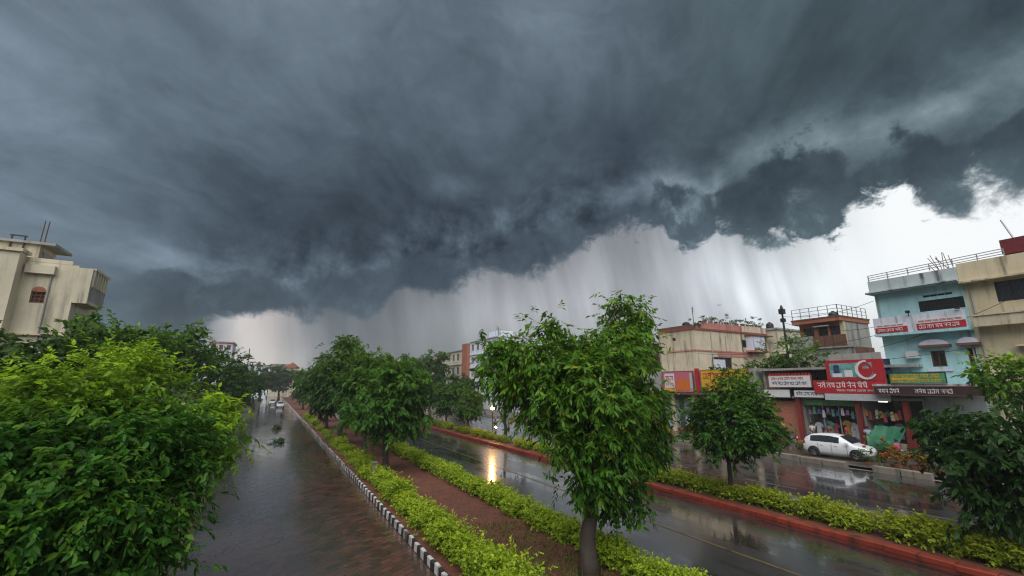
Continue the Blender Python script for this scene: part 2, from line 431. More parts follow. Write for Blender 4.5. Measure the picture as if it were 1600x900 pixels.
def limbs(name, mat, base, fork, blobs, r0, seed=0, lean=0.0):
    """trunk from base to fork, then tapering limbs out to the blobs"""
    rd = random.Random(seed); m = MB(); b, f = Vector(base), Vector(fork); n = 7; pts, rad = [], []
    for i in range(n):
        t = i / (n - 1); p = b.lerp(f, t) + Vector((rd.uniform(-1, 1), rd.uniform(-1, 1), 0)) * r0 * .35 * math.sin(math.pi * t)
        pts.append(p); rad.append(r0 * (1.35 - .35 * min(1, t * 5)) * (1 - .3 * t) * rd.uniform(.93, 1.07))
    m.tube(pts, rad, 10)
    for q in blobs:
        e = Vector(q[:3]); s0 = f - (f - b) * rd.uniform(0, .22); mid = s0.lerp(e, .5) + Vector((rd.uniform(-.3, .3), rd.uniform(-.3, .3), rd.uniform(0, .35))) * (e - s0).length * .3
        rr = r0 * .5 * rd.uniform(.7, 1)
        P = [s0, s0.lerp(mid, .5) + Vector((0, 0, .04)), mid, mid.lerp(e, .5), e]
        m.tube(P, [rr, rr * .85, rr * .62, rr * .4, rr * .2], 7)
        for j in range(4):
            a = P[rd.choice((2, 3, 4))]; dv = Vector((rd.gauss(0, 1), rd.gauss(0, 1), rd.gauss(.25, .7))).normalized() * q[3] * rd.uniform(.6, .95)
            m.tube([a, a + dv * .5 + Vector((0, 0, .05)), a + dv], [rr * .32, rr * .2, rr * .08], 5)
    me = m.mesh(name, mat); me.polygons.foreach_set('use_smooth', [True] * len(me.polygons)); return me
# ================================================================== SETTING
def wet_asphalt(name, tone=.03):
    m, nt, b = newmat(name); pos, x, y, z = wpos(nt)
    big = noise(nt, comb(nt, x * .34, y * .11, 0.0), 1.0, 5, .6, .4)
    mid = noise(nt, comb(nt, x * 1.3, y * .4, 4.0), 1.0, 5, .6)
    fine = noise(nt, pos, 42.0, 4, .6); rip = noise(nt, comb(nt, x * 1.2, y * 1.2, z), 3.2, 3, .5, .6)
    pud = (big * .7 + mid * .3).step(.44, .60)
    c = mixc(nt, (tone * 1.25, tone * 1.25, tone * 1.28), (tone * .55, tone * .56, tone * .6), pud)
    c = mixc(nt, c, (.075, .062, .052), mid.step(.62, .8) * .5)
    nt.links.new(c, b.inputs['Base Color'])
    setc(nt, b.inputs['Roughness'], (1 - pud) * .25 + fine * .1 + .12)
    b.inputs['Specular IOR Level'].default_value = .4
    b.inputs['Coat Weight'].default_value = 1.0; b.inputs['Coat IOR'].default_value = 1.5
    setc(nt, b.inputs['Coat Roughness'], (1 - pud) * .13 + .035)
    bump(nt, b, fine * (1 - pud) * .3 + rip * .3 + mid * .2, .25, .014)
    cb = nt.nodes.new('ShaderNodeBump'); cb.inputs['Strength'].default_value = .12; cb.inputs['Distance'].default_value = .012
    nt.links.new((rip * .5 + mid * .5 + fine * (1 - pud) * .25).s, cb.inputs['Height']); nt.links.new(cb.outputs[0], b.inputs['Coat Normal'])
    return m
def wet_pavers(name):
    m, nt, b = newmat(name); pos, x, y, z = wpos(nt)
    a = R(32); u = x * math.cos(a) + y * math.sin(a); v = y * math.cos(a) - x * math.sin(a)
    wob = noise(nt, pos, .9, 3, .5)
    bv = comb(nt, u + (wob - .5) * .16, v + (wob - .5) * .2, 0.0)
    br = nt.nodes.new('ShaderNodeTexBrick'); nt.links.new(bv, br.inputs['Vector'])
    br.inputs['Scale'].default_value = 1.0; br.inputs['Brick Width'].default_value = .46; br.inputs['Row Height'].default_value = .23
    br.inputs['Mortar Size'].default_value = .014; br.inputs['Mortar Smooth'].default_value = .35
    br.inputs['Color1'].default_value = (.15, .06, .04, 1); br.inputs['Color2'].default_value = (.04, .026, .022, 1); br.inputs['Mortar'].default_value = (.02, .016, .014, 1)
    big = noise(nt, comb(nt, x * .3, y * .1, 2.0), 1.0, 5, .6, .3); mid = noise(nt, comb(nt, x * 1.1, y * .5, 7.0), 1.0, 6, .62); fine = noise(nt, pos, 30.0, 4, .6)
    grey = ((3.4 - x + (big - .5) * 7) * .3).step(-.35, .8)              # worn grey strip towards the planting
    c = mixc(nt, br.outputs['Color'], (.052, .054, .058), grey * .7)
    c = mixc(nt, c, (.05, .026, .018), mid.step(.5, .72) * .45)
    nt.links.new(c, b.inputs['Base Color'])
    pud = (big * .55 + mid * .45).step(.44, .6)
    setc(nt, b.inputs['Roughness'], (1 - pud) * .25 + fine * .1 + .18)
    b.inputs['Specular IOR Level'].default_value = .4
    rip = noise(nt, comb(nt, u * .55, v * 1.5, 3.0), 2.0, 4, .55, .8)
    b.inputs['Coat Weight'].default_value = 1.0; b.inputs['Coat IOR'].default_value = 1.6
    setc(nt, b.inputs['Coat Roughness'], (1 - pud) * .12 + .02)
    bump(nt, b, N(nt, br.outputs['Fac']) * -.5 + mid * .9 + fine * .15 + wob * .8, .34, .022)
    cb = nt.nodes.new('ShaderNodeBump'); cb.inputs['Strength'].default_value = .3; cb.inputs['Distance'].default_value = .03
    calm = 1 - y.step(18, 70) * .72          # the far stretch lies under a flatter sheet of water
    nt.links.new(((rip * .85 + mid * .5 + N(nt, br.outputs['Fac']) * -.35) * calm).s, cb.inputs['Height']); nt.links.new(cb.outputs[0], b.inputs['Coat Normal'])
    return m
def earth(name, c1, c2, c3, sc=2.0, rough=.85, bs=.6):
    m, nt, b = newmat(name); pos, x, y, z = wpos(nt)
    n1 = noise(nt, pos, sc, 6, .65); n2 = noise(nt, pos, sc * 9, 5, .65); n3 = noise(nt, pos, .25, 4, .5)
    c = mixc(nt, c1, c2, n1.step(.35, .65)); c = mixc(nt, c, c3, n2.step(.55, .72) * .7)
    c = mixc(nt, c, tuple(k * .6 for k in c1), n3.step(.45, .7) * .5)
    nt.links.new(c, b.inputs['Base Color']); setc(nt, b.inputs['Roughness'], rough - n3 * .25)
    bump(nt, b, n1 * .6 + n2 * .5, bs, .05); return m

M_ASPH = wet_asphalt('wet_asphalt'); M_PAVE = wet_pavers('wet_pavers')
M_SOIL = earth('red_soil', (.15, .05, .03), (.10, .036, .024), (.20, .085, .05))
M_GROUND = earth('ground_earth', (.045, .05, .02), (.06, .045, .028), (.04, .06, .018), .6)
M_FORE = earth('forecourt_mud', (.10, .075, .058), (.065, .052, .044), (.14, .11, .085), .8, .5, .3)
M_CONC = plaster('kerb_concrete', (.21, .18, .15), amount=.85)
M_WHITE = plaster('kerb_white_paint', (.52, .50, .49), (.11, .08, .06), 1.0)
M_BLACK = plain('kerb_black_paint', (.022, .022, .026), .5)
M_RED = plaster('kerb_red_paint', (.25, .04, .022), (.045, .02, .015), 1.15, .45)
M_PAINT_Y = plaster('lane_yellow_paint', (.15, .105, .045), (.035, .032, .028), 1.0, .3)
M_PAINT_W = plaster('lane_white_paint', (.15, .15, .14), (.035, .035, .035), 1.0, .3)

def sheet(name, x0, x1, y0, y1, z, mat, nx=1, ny=1, rough_z=0.0, seed=0):
    rd = random.Random(seed); v, f = [], []
    for j in range(ny + 1):
        for i in range(nx + 1):
            edge = i in (0, nx) or j in (0, ny)
            v.append((x0 + (x1 - x0) * i / nx, y0 + (y1 - y0) * j / ny, z + (0 if edge else rd.uniform(-1, 1) * rough_z)))
    for j in range(ny):
        for i in range(nx):
            a = j * (nx + 1) + i; f.append((a, a + 1, a + nx + 2, a + nx + 1))
    me = bpy.data.meshes.new(name); me.from_pydata(v, [], f); me.materials.append(mat); me.update()
    if rough_z: me.polygons.foreach_set('use_smooth', [True] * len(me.polygons))
    return tag(link(name, me), kind='structure')
sheet('ground', -1800, 1800, -600, 2600, -.03, M_GROUND)
sheet('service_road', -2.2, 4.84, -30, 330, 0.0, M_PAVE)
sheet('near_carriageway', 10.62, 18.7, -30, 700, 0.0, M_ASPH)
sheet('far_carriageway', 21.55, 35.05, -30, 700, 0.004, M_ASPH)
sheet('planting_bed', 5.05, 10.45, -20, 330, .13, M_SOIL, 14, 400, .05, 3)
sheet('median_bed', 19.0, 21.35, -20, 700, .16, M_SOIL, 4, 300, .03, 4)
sheet('forecourt', 35.4, 300, -60, 330, .16, M_FORE, 60, 90, .03, 5)
sheet('left_verge', -60, -2.15, -30, 330, .03, M_GROUND, 40, 80, .05, 6)

def marking(name, mat, pieces):
    m = MB()
    for x0, x1, y0, y1 in pieces:
        m.add([(x0, y0, .009), (x1, y0, .009), (x1, y1, .009), (x0, y1, .009)], [(0, 1, 2, 3)])
    return tag(m.build(name, mat), kind='structure')
marking('yellow_lane_line', M_PAINT_Y, [(14.3, 14.42, -10, 250)])
marking('white_lane_dashes', M_PAINT_W, [(x, x + .12, y, y + 3) for x in (25.6, 30.2) for y in range(-6, 200, 7)])
marking('yellow_edge_line', M_PAINT_Y, [(22.2, 22.32, -10, 250)])

# --- kerbs: every block is a piece
def kerb(name, mat_base, x0, x1, zb, y0, y1, pitch, h, mats, seed, gap=.012, skip=0.0):
    rd = random.Random(seed); m = MB().box(x0 + .02, x1 - .02, y0 - 1, y1, -.05, zb)
    root = tag(m.build(name, mat_base), kind='structure')
    metas = []
    for mt in mats:
        for s in range(3):
            b = MB(); L = pitch - gap; w = (x1 - x0); c = .018
            hh = h * (1 + .05 * (s - 1))
            prof = [(0, 0), (w, 0), (w, hh - c), (w - c, hh), (c, hh), (0, hh - c)]
            b.add([(p[0], 0, p[1]) for p in prof] + [(p[0] + .008 * (s - 1), L, p[1]) for p in prof],
                  [(0, 1, 2, 3, 4, 5), (11, 10, 9, 8, 7, 6)] + [(i, (i + 1) % 6, (i + 1) % 6 + 6, i + 6) for i in range(6)])
            metas.append(b.mesh('kerb_block', mt))
    y, i = y0, 0
    while y < y1:
        if rd.random() >= skip:
            o = link('kerb_block', metas[(i % len(mats)) * 3 + rd.randrange(3)], root, (x0 + rd.uniform(-.012, .012), y, zb - rd.uniform(.0, .02)))
            o.rotation_euler = (rd.uniform(-.02, .02), rd.uniform(-.06, .06), rd.uniform(-.03, .03))
        y += pitch; i += 1
    tag(MB().box(x0 + .03, x1 - .03, y1, y1 + 150, -.05, zb + h * .9).build('kerb_run', mats[0], root), kind='stuff')
    return root
kerb('painted_kerb', M_SOIL, 4.88, 5.0, .02, 8.0, 84.0, .35, .27, [M_WHITE, M_BLACK], 1)
kerb('red_kerb', M_RED, 18.66, 19.04, .10, 2.0, 120.0, .9, .17, [M_RED], 2, .016)
kerb('bed_kerb', M_CONC, 10.42, 10.62, .0, 4.0, 110.0, .8, .17, [M_CONC], 3)
kerb('median_back_kerb', M_CONC, 21.33, 21.58, .0, 2.0, 110.0, .9, .2, [M_CONC], 4)
kerb('far_kerb', M_CONC, 35.0, 35.45, .0, -4.0, 110.0, 1.5, .38, [M_CONC], 5, .09, .12)

# ------------------------------------------------------------------ hedges
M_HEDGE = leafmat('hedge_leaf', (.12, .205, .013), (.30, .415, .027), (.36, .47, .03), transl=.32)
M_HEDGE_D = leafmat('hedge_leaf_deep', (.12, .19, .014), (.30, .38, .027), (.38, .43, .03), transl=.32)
M_TWIG = plain('shrub_twig', (.07, .045, .03), .8)
def shrub_mesh(seed, rx, ry, h, mat, n, leaf=.085):
    rd = random.Random(seed); bl = []
    for i in range(7):
        bl.append((rd.uniform(-1, 1) * rx * .62, rd.uniform(-1, 1) * ry * .7, h * rd.uniform(.38, .72), min(rx, ry) * rd.uniform(.42, .6), h * rd.uniform(.26, .36)))
    bl.append((0, 0, h * .42, min(rx, ry) * .8, h * .4))
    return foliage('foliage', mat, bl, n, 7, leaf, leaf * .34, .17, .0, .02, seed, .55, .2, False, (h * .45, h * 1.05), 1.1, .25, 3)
def stem_mesh(seed, rx, ry, h):
    rd = random.Random(seed); m = MB()
    for i in range(7):
        a = (rd.uniform(-.25, .25) * rx, rd.uniform(-.5, .5) * ry, -.02); e = (rd.uniform(-.8, .8) * rx, rd.uniform(-.9, .9) * ry, h * rd.uniform(.6, .85))
        m.tube([a, tuple((p + q) / 2 for p, q in zip(a, e)), e], [.016, .012, .006], 5)
    return m.mesh('stem', M_TWIG)
SH1 = [(shrub_mesh(11 + i, .48, .6, (.78, .95, .66, .86)[i], M_HEDGE, 560), stem_mesh(11 + i, .5, .5, .7)) for i in range(4)]
SH2 = [(shrub_mesh(31 + i, .42, .7, (.74, .8, .7)[i], M_HEDGE, 600), stem_mesh(31 + i, .45, .6, .6)) for i in range(3)]
SH3 = [(shrub_mesh(51 + i, .56, .76, (.82, .9, .78)[i], M_HEDGE_D, 680), stem_mesh(51 + i, .6, .7, .7)) for i in range(3)]
def hedge(label, protos, x, z, y0, y1, pitch, seed, miss=0.0, jx=.08, smin=.9, smax=1.12):
    rd = random.Random(seed); root = thing('hedge', label, 'hedge', (x, y0, z)); y = y0
    while y < y1:
        if rd.random() >= miss:
            fm, sm = rd.choice(protos); s = rd.uniform(smin, smax)
            o = link('shrub', fm, root, (rd.uniform(-jx, jx), y - y0 + rd.uniform(-.1, .1), 0), rd.choice((0, math.pi)) + rd.uniform(-.25, .25)); o.scale = (s, s * rd.uniform(.95, 1.1), s * rd.uniform(.85, 1.12))
            link('stem', sm, o)
        y += pitch * rd.uniform(.9, 1.1)
    return root
hedge('loose lime green hedge of separate bushes right behind the black and white kerb', SH1, 5.85, .12, 8.6, 34.2, .92, 1, .05, .12, .8, 1.15)
hedge('gappy far stretch of lime bushes behind the striped kerb under the verge trees', SH1, 5.8, .12, 36.4, 84, 1.25, 2, .3, .15, .6, 1.05)
hedge('clipped lime green hedge between the red soil and the near carriageway', SH2, 9.8, .12, 7.6, 70, .88, 3, .0, .04, .9, 1.04)
hedge('thick yellow-green hedge behind red kerb, nearest stretch at right corner of the frame', SH3, 20.2, .14, 1.0, 8.7, .92, 4, 0, .05, 1.02, 1.16)
hedge('long yellow-green hedge behind red kerb beside the slim round median tree', SH3, 20.2, .14, 9.6, 27.4, .92, 5, 0, .05, .88, 1.02)
hedge('far low hedge of lime bushes on the median below the small twin trees', SH3, 20.2, .14, 30, 76, 1.5, 6, .18, .1, .7, 1.05)

# fallen leaves, pebbles and grass tufts on the bed
def litter(name, n, xr, yr, z, size, mats, seed, label, tall=False):
    rng = np.random.default_rng(seed); P = np.column_stack([rng.uniform(*xr, n), yr[0] + (yr[1] - yr[0]) * rng.random(n) ** 1.7, np.full(n, z)])
    V, Fc = [], []
    for i, p in enumerate(P):
        a = rng.uniform(0, 6.28); s = size * rng.uniform(.5, 1.5); d = np.array([math.cos(a), math.sin(a), 0]); w = np.array([-d[1], d[0], 0])
        if tall: t = p + d * s * .45 + np.array([0, 0, s * rng.uniform(.7, 1.3)]); q = [p - w * .012, p + w * .012, t]
        else: q = [p, p + d * s * .5 + w * s * .3 + (0, 0, rng.uniform(.0, .4) * s), p + d * s + (0, 0, rng.uniform(0, .3) * s), p + d * s * .5 - w * s * .3 + (0, 0, .02)]
        k = len(V); V += [tuple(v) for v in q]; Fc.append(tuple(range(k, k + len(q))))
    me = bpy.data.meshes.new(name); me.from_pydata(V, [], Fc); me.materials.append(mats); me.update()
    return tag(link(name, me), label, 'grass' if tall else 'leaves', kind='stuff')
M_LITTER = leafmat('dry_leaf', (.10, .045, .025), (.24, .13, .06), transl=.1)
M_GRASS = leafmat('grass_blade', (.04, .07, .012), (.10, .15, .025), transl=.2)
litter('fallen_leaves', 5200, (6.3, 9.3), (8, 60), .19, .07, M_LITTER, 5, 'brown fallen leaves scattered over the red soil strip')
litter('fallen_leaves', 900, (-2, 4.7), (9, 60), .012, .06, M_LITTER, 6, 'wet fallen leaves lying on the paved service road')
litter('grass', 5200, (6.2, 9.2), (8, 17), .14, .14, M_GRASS, 7, 'thin green grass at the near end of the soil strip', True)
litter('grass', 9000, (-6, -1.9), (14, 90), .02, .26, M_GRASS, 8, 'grass and weeds along the left edge of the service road', True)
# ================================================================== TREES
M_BARK = earth('bark', (.075, .055, .042), (.045, .034, .027), (.12, .095, .075), 5.0, .8, .8)
M_BARK_D = earth('bark_dark', (.04, .03, .025), (.025, .02, .017), (.06, .05, .04), 5.0, .8, .8)
M_LEAF_MAIN = leafmat('leaf_main', (.010, .046, .005), (.054, .155, .012), (.15, .29, .022), yellow=.02)
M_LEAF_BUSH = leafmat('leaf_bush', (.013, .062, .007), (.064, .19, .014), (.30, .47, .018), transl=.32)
M_LEAF_DARK = leafmat('leaf_dark', (.010, .034, .008), (.036, .092, .014), (.09, .17, .02))
M_LEAF_MID = leafmat('leaf_mid', (.016, .06, .009), (.056, .15, .016), (.12, .23, .022))
M_LEAF_FAR = leafmat('leaf_far', (.02, .05, .016), (.05, .105, .026), (.09, .16, .035))

def B(px, py, Y, r, rz=None, X=None):
    p = atX(px, py, X) if X is not None else atY(px, py, Y)
    s = pxm(p[1], p[0]); return (p[0], p[1], p[2], r * s, (rz or r) * s)
def hero(name, label, base, fork, blobs, r0, leafm, barkm, kw, seed, limb_to=None, cat='tree'):
    root = thing(name, label, cat, base)
    o = Vector(base); loc = [(b[0] - o.x, b[1] - o.y, b[2] - o.z, *b[3:]) for b in blobs]
    lb = limb_to or loc
    link('trunk', limbs('trunk', barkm, (0, 0, -.1), tuple(Vector(fork) - o), lb, r0, seed), root)
    link('crown', foliage('crown', leafm, loc, seed=seed, **kw), root)
    return root

# big drooping tree in front
mb = [B(980, 498, 12.2, 26), B(956, 540, 11.6, 39), B(994, 545, 12.0, 30), B(905, 548, 12.0, 26), B(890, 585, 11.3, 42), B(848, 565, 11.8, 32), B(812, 560, 12.2, 26), B(791, 552, 12.4, 16), B(805, 590, 12.2, 18),
      B(999, 585, 11.0, 32), B(933, 625, 10.9, 55), B(852, 620, 11.6, 35), B(999, 640, 11.4, 32), B(1014, 612, 12.2, 18), B(867, 680, 11.4, 30), B(942, 695, 11.0, 39), B(999, 690, 11.8, 23),
      B(923, 745, 11.0, 28), B(961, 765, 11.4, 21), B(975, 805, 11.4, 11), B(970, 468, 12.3, 9), B(862, 520, 12.2, 14), B(838, 655, 11.9, 14), B(1022, 660, 12, 12),
      B(985, 740, 11.6, 20), B(992, 785, 11.6, 12), B(1008, 715, 11.8, 18), B(1035, 690, 12.0, 12), B(768, 575, 12.3, 12)]
hero('street_tree', 'large drooping leafy tree with thick bare lower trunk, nearest in the middle of the picture', (8.75, 11.4, .1), (8.95, 11.6, 3.2), mb, .27, M_LEAF_MAIN, M_BARK,
     dict(twigs=4700, k=10, leaf=.17, width=.034, twig=.44, droop=.42, hang=.45, shell=.45, clump=13, tint_z=(3, 9.5), tint_tips=.25), 7)

# lime-topped mass on the left
lb = [B(178, 606, 13.8, 56, 50), B(110, 628, 13, 64, 52), B(45, 655, 12.6, 66, 48), B(230, 630, 13.8, 42, 46), B(266, 664, 13.6, 34, 40), B(286, 700, 13.4, 26, 30), B(292, 670, 14.5, 16), B(8, 690, 12.4, 46),
      B(145, 695, 12.2, 84, 58), B(55, 725, 11.8, 82, 60), B(220, 718, 12.2, 54, 48), B(30, 800, 11.4, 82, 60), B(125, 795, 11.4, 76, 56), B(196, 790, 11.6, 48, 46), B(240, 768, 12.0, 28), B(264, 742, 12.8, 20),
      B(80, 870, 11.0, 84, 46), B(165, 862, 11.2, 54, 44), B(246, 805, 12.0, 14), B(215, 835, 11.6, 24), B(-40, 740, 11.6, 76), B(-40, 850, 11, 76)]
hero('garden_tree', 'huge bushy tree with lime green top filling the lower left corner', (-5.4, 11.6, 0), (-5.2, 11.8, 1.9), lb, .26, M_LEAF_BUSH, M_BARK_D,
     dict(twigs=8400, k=11, leaf=.125, width=.029, twig=.5, droop=.28, hang=.32, shell=.74, tint_z=(4.8, 6.0), tint_tips=.2, clump=34), 17)
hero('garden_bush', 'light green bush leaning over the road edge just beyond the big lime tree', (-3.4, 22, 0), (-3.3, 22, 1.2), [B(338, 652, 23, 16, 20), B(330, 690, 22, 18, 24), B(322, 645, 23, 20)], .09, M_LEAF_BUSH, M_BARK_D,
     dict(twigs=420, k=9, leaf=.24, width=.06, twig=.5, droop=.3, hang=.35, tint_z=(1.5, 4), tint_tips=.3), 18)

kwd = dict(k=14, leaf=.34, width=.085, twig=.9, droop=.25, hang=.2, shell=.3, big=False, tint_z=(5, 12), tint_tips=.15)
hero('roadside_tree', 'dark feathery tree in front of the cream house at far left', (-10, 25, 0), (-9.7, 25.5, 4.5), [B(52, 556, 26, 34, 18), B(95, 566, 25, 30, 20), B(20, 578, 25, 34, 24), B(70, 595, 25, 46, 30)], .2, M_LEAF_DARK, M_BARK_D, dict(twigs=430, **kwd), 21)
hero('roadside_tree', 'loose airy tree right of the cream house with branches against the sky', (-8.6, 32, 0), (-8.6, 32, 5), [B(155, 512, 33, 18, 10), B(190, 520, 33, 22, 12), B(228, 530, 33, 22, 14), B(170, 548, 33, 32, 22), B(215, 560, 32, 34, 24), B(130, 536, 34, 14)], .2, M_LEAF_MID, M_BARK_D, dict(twigs=460, **kwd), 22)
hero('roadside_tree', 'taller roadside tree with a thin shoot rising above the lime tree', (-8.2, 44, 0), (-8, 44.5, 6), [B(265, 540, 45, 22, 16), B(296, 526, 45, 15, 14), B(312, 506, 45, 9, 10), B(290, 555, 45, 32, 26), B(255, 565, 44, 30)], .2, M_LEAF_MID, M_BARK_D, dict(twigs=430, **kwd), 23)
hero('roadside_tree', 'dense dark tree overhanging the left edge of the service road', (-6.4, 56, 0), (-6.2, 56, 4), [B(318, 566, 58, 30, 24), B(350, 566, 58, 26, 22), B(340, 595, 56, 36, 28), B(366, 600, 54, 24, 22), B(318, 610, 54, 34), B(356, 625, 52, 20), B(368, 580, 58, 16)], .22, M_LEAF_DARK, M_BARK_D, dict(twigs=560, **kwd), 24)
hero('roadside_tree', 'small dark tree closing the left side of the far service road', (-5.6, 78, 0), (-5.5, 78, 3), [B(378, 598, 78, 18, 16), B(384, 612, 76, 14, 13), B(362, 615, 76, 20)], .18, M_LEAF_DARK, M_BARK_D, dict(twigs=300, **kwd), 25)

# slim round tree on the median
mt = [B(1140, 618, 0, 34, 28, X=20.3), B(1110, 640, 0, 30, 28, X=20.0), B(1172, 640, 0, 32, 28, X=20.4), B(1143, 660, 0, 44, 36, X=20.0), B(1105, 672, 0, 28, 26, X=20.5), B(1182, 676, 0, 30, 26, X=20.2), B(1150, 600, 0, 24, 20, X=20.6),
      B(1140, 700, 0, 36, 24, X=20.2), B(1190, 655, 0, 24, 20, X=20.7), B(1092, 655, 0, 20, X=20.4), B(1135, 590, 0, 14, X=20.3)]
hero('median_tree', 'compact round-crowned tree on a slim trunk in the median before the shops', (20.3, 15.0, .12), (20.3, 15.05, 2.2), mt, .13, M_LEAF_MID, M_BARK_D,
     dict(twigs=2300, k=10, leaf=.165, width=.038, twig=.36, droop=.25, hang=.3, shell=.5, tint_z=(3.8, 6.8), tint_tips=.12, clump=8), 31)
# dark tree at the right border
rt = [B(1545, 675, 0, 46, 36, X=20.4), B(1500, 690, 0, 36, 30, X=20.8), B(1590, 690, 0, 46, 40, X=20.3), B(1555, 730, 0, 48, 38, X=20.0), B(1510, 745, 0, 30, 26, X=20.6), B(1580, 775, 0, 36, 34, X=20.2),
      B(1535, 785, 0, 24, 24, X=20.2), B(1470, 670, 0, 24, 18, X=21), B(1545, 820, 0, 15, 20, X=20.0), B(1450, 655, 0, 16, 12, X=21.2), B(1575, 645, 0, 34, 20, X=20.9)]
hero('median_tree', 'dark drooping tree cut by the right edge of the picture', (20.9, 4.3, .12), (20.8, 4.6, 2.4), rt, .14, M_LEAF_DARK, M_BARK_D,
     dict(twigs=820, k=11, leaf=.2, width=.045, twig=.5, droop=.5, hang=.5, shell=.3, tint_z=(4, 9), tint_tips=.08), 33)
# slender leaning median tree left of the big one
st = [B(790, 548, 0, 26, 18, X=20.8), B(815, 560, 0, 30, 24, X=20.6), B(785, 575, 0, 26, 20, X=21), B(805, 595, 0, 26, 22, X=20.8), B(770, 560, 0, 16, X=20.9), B(798, 618, 0, 18, X=20.7)]
hero('median_tree', 'tall slender leaning tree half hidden behind the big drooping tree', (20.7, 39.6, .12), (20.9, 40.2, 4.2), st, .17, M_LEAF_MID, M_BARK_D,
     dict(twigs=700, k=10, leaf=.32, width=.07, twig=.8, droop=.5, hang=.5, shell=.4, tint_z=(5, 10)), 34)
# behind the shop signs and at the right forecourt
hero('yard_tree', 'scruffy tree rising behind the white shop sign and the lamp pole', (49.6, 28.4, .1), (49.6, 28.4, 5), [B(1215, 560, 0, 22, 18, X=49.5), B(1245, 552, 0, 24, 20, X=49.5), B(1232, 575, 0, 32, 18, X=49), B(1282, 565, 0, 16, 18, X=49.8), B(1285, 585, 0, 18, 14, X=49.4), B(1190, 580, 0, 18, 14, X=49.3), B(1238, 533, 0, 10, X=49.6)], .2, M_LEAF_MID, M_BARK_D,
     dict(twigs=620, k=11, leaf=.3, width=.07, twig=.7, droop=.2, hang=.2, shell=.3, big=False, tint_z=(6, 10), tint_tips=.2), 41)
hero('yard_tree', 'small bright tree before the yellow house at the right edge', (38.4, 8.7, .1), (38.4, 8.8, 3.2), [B(1545, 578, 0, 22, 16, X=38), B(1575, 585, 0, 26, 20, X=38), B(1558, 605, 0, 22, 16, X=37.6), B(1600, 600, 0, 28, X=38)], .15, M_LEAF_BUSH, M_BARK_D,
     dict(twigs=420, k=10, leaf=.26, width=.06, twig=.6, droop=.2, hang=.25, shell=.3, tint_z=(5, 8), tint_tips=.2), 42)

# --- rows of repeats
def proto(seed, leafm, rx, zc, rz, n, r0, leaf=.26):
    rd = random.Random(seed); bl = [(0, 0, zc, rx * .72, rz * .75)]
    for i in range(11):
        a = i * 2.4 + rd.uniform(-.4, .4); q = rd.uniform(.35, .75)
        bl.append((math.cos(a) * rx * q, math.sin(a) * rx * q, zc + rz * rd.uniform(-.62, .7), rx * rd.uniform(.26, .42), rz * rd.uniform(.2, .34)))
    bl.append((rx * .1, 0, zc + rz * .95, rx * .2, rz * .22))
    cr = foliage('crown', leafm, bl, n, 11, leaf, leaf * .26, .6, .4, .42, seed, .4, .25, False, (zc, zc + rz * 1.3), 1.0, .2)
    tr = limbs('trunk', M_BARK_D, (0, 0, -.1), (rd.uniform(-.3, .3), rd.uniform(-.3, .3), zc - rz * .55), bl[1:8], r0, seed)
    return cr, tr
PA = [proto(61, M_LEAF_MID, 2.35, 4.3, 2.7, 1350, .2), proto(62, M_LEAF_MID, 2.6, 4.9, 3.1, 1350, .2), proto(63, M_LEAF_DARK, 2.5, 4.6, 2.9, 1350, .2)]
PB = [proto(71, M_LEAF_FAR, 4.6, 7.5, 4.6, 1300, .35, .55), proto(72, M_LEAF_DARK, 4.2, 7.2, 4.8, 1300, .35, .5)]
def rep(name, label, pr, x, y, s=1.0, sz=1.0, rz=0.0, group=None, z=.05):
    root = thing(name, label, 'tree', (x, y, z), rz, group); root.scale = (s, s, s * sz)
    link('trunk', pr[1], root); link('crown', pr[0], root); return root
G1 = 'trees in the planting bed beside the striped kerb'
for x, y, p, s, sz, rz, lab in [
        (6.95, 29.6, 0, 1.04, 1.0, .4, 'dense round tree, nearest one in the bed behind the striped kerb'),
        (6.7, 36.2, 1, 1.02, 1.0, 2.1, 'second tree in the bed behind the striped kerb, close behind the nearest one'),
        (6.0, 44.5, 2, 1.2, 1.0, 4.0, 'third tree in the planting bed, crown leaning over the striped kerb'),
        (7.0, 51.5, 1, 1.08, 1.26, 5.2, 'tallest tree in the planting bed with a loose top above its neighbours'),
        (6.8, 62, 0, 1.05, 1.05, 1.0, 'fifth tree of the planting bed row, counted from the camera'),
        (6.9, 74, 2, 1.1, 1.05, 3.0, 'sixth tree of the planting bed row, counted from the camera'),
        (6.8, 90, 1, 1.1, 1.0, 0.2, 'seventh tree of the planting bed row, counted from the camera'),
        (6.9, 112, 0, 1.2, 1.0, 2.2, 'last tree of the planting bed row before the far junction'),
        (9.2, 40.5, 1, .9, .95, 0.9, 'tree at the carriageway side of the bed, behind the second bed tree')]:
    rep('verge_tree', lab, PA[p], x, y, s, sz, rz, G1)
G2 = 'small trees on the median'
for x, y, p, s, sz, rz, lab in [
        (20.6, 48.5, 0, .72, 1.0, 1.2, 'small median tree, right one of the pair above the lime hedge'),
        (20.4, 55.5, 1, .76, 1.0, 3.2, 'small median tree, left one of the pair above the lime hedge'),
        (20.4, 66, 2, .9, 1.0, 0.2, 'median tree next behind the small pair'),
        (20.4, 79, 0, 1.0, 1.0, 2.7, 'median tree second behind the small pair'),
        (20.4, 96, 1, 1.0, 1.0, 4.7, 'last median tree that can be told apart up the road')]:
    rep('median_tree', lab, PA[p], x, y, s, sz, rz, G2)
G3 = 'trees across the main road'
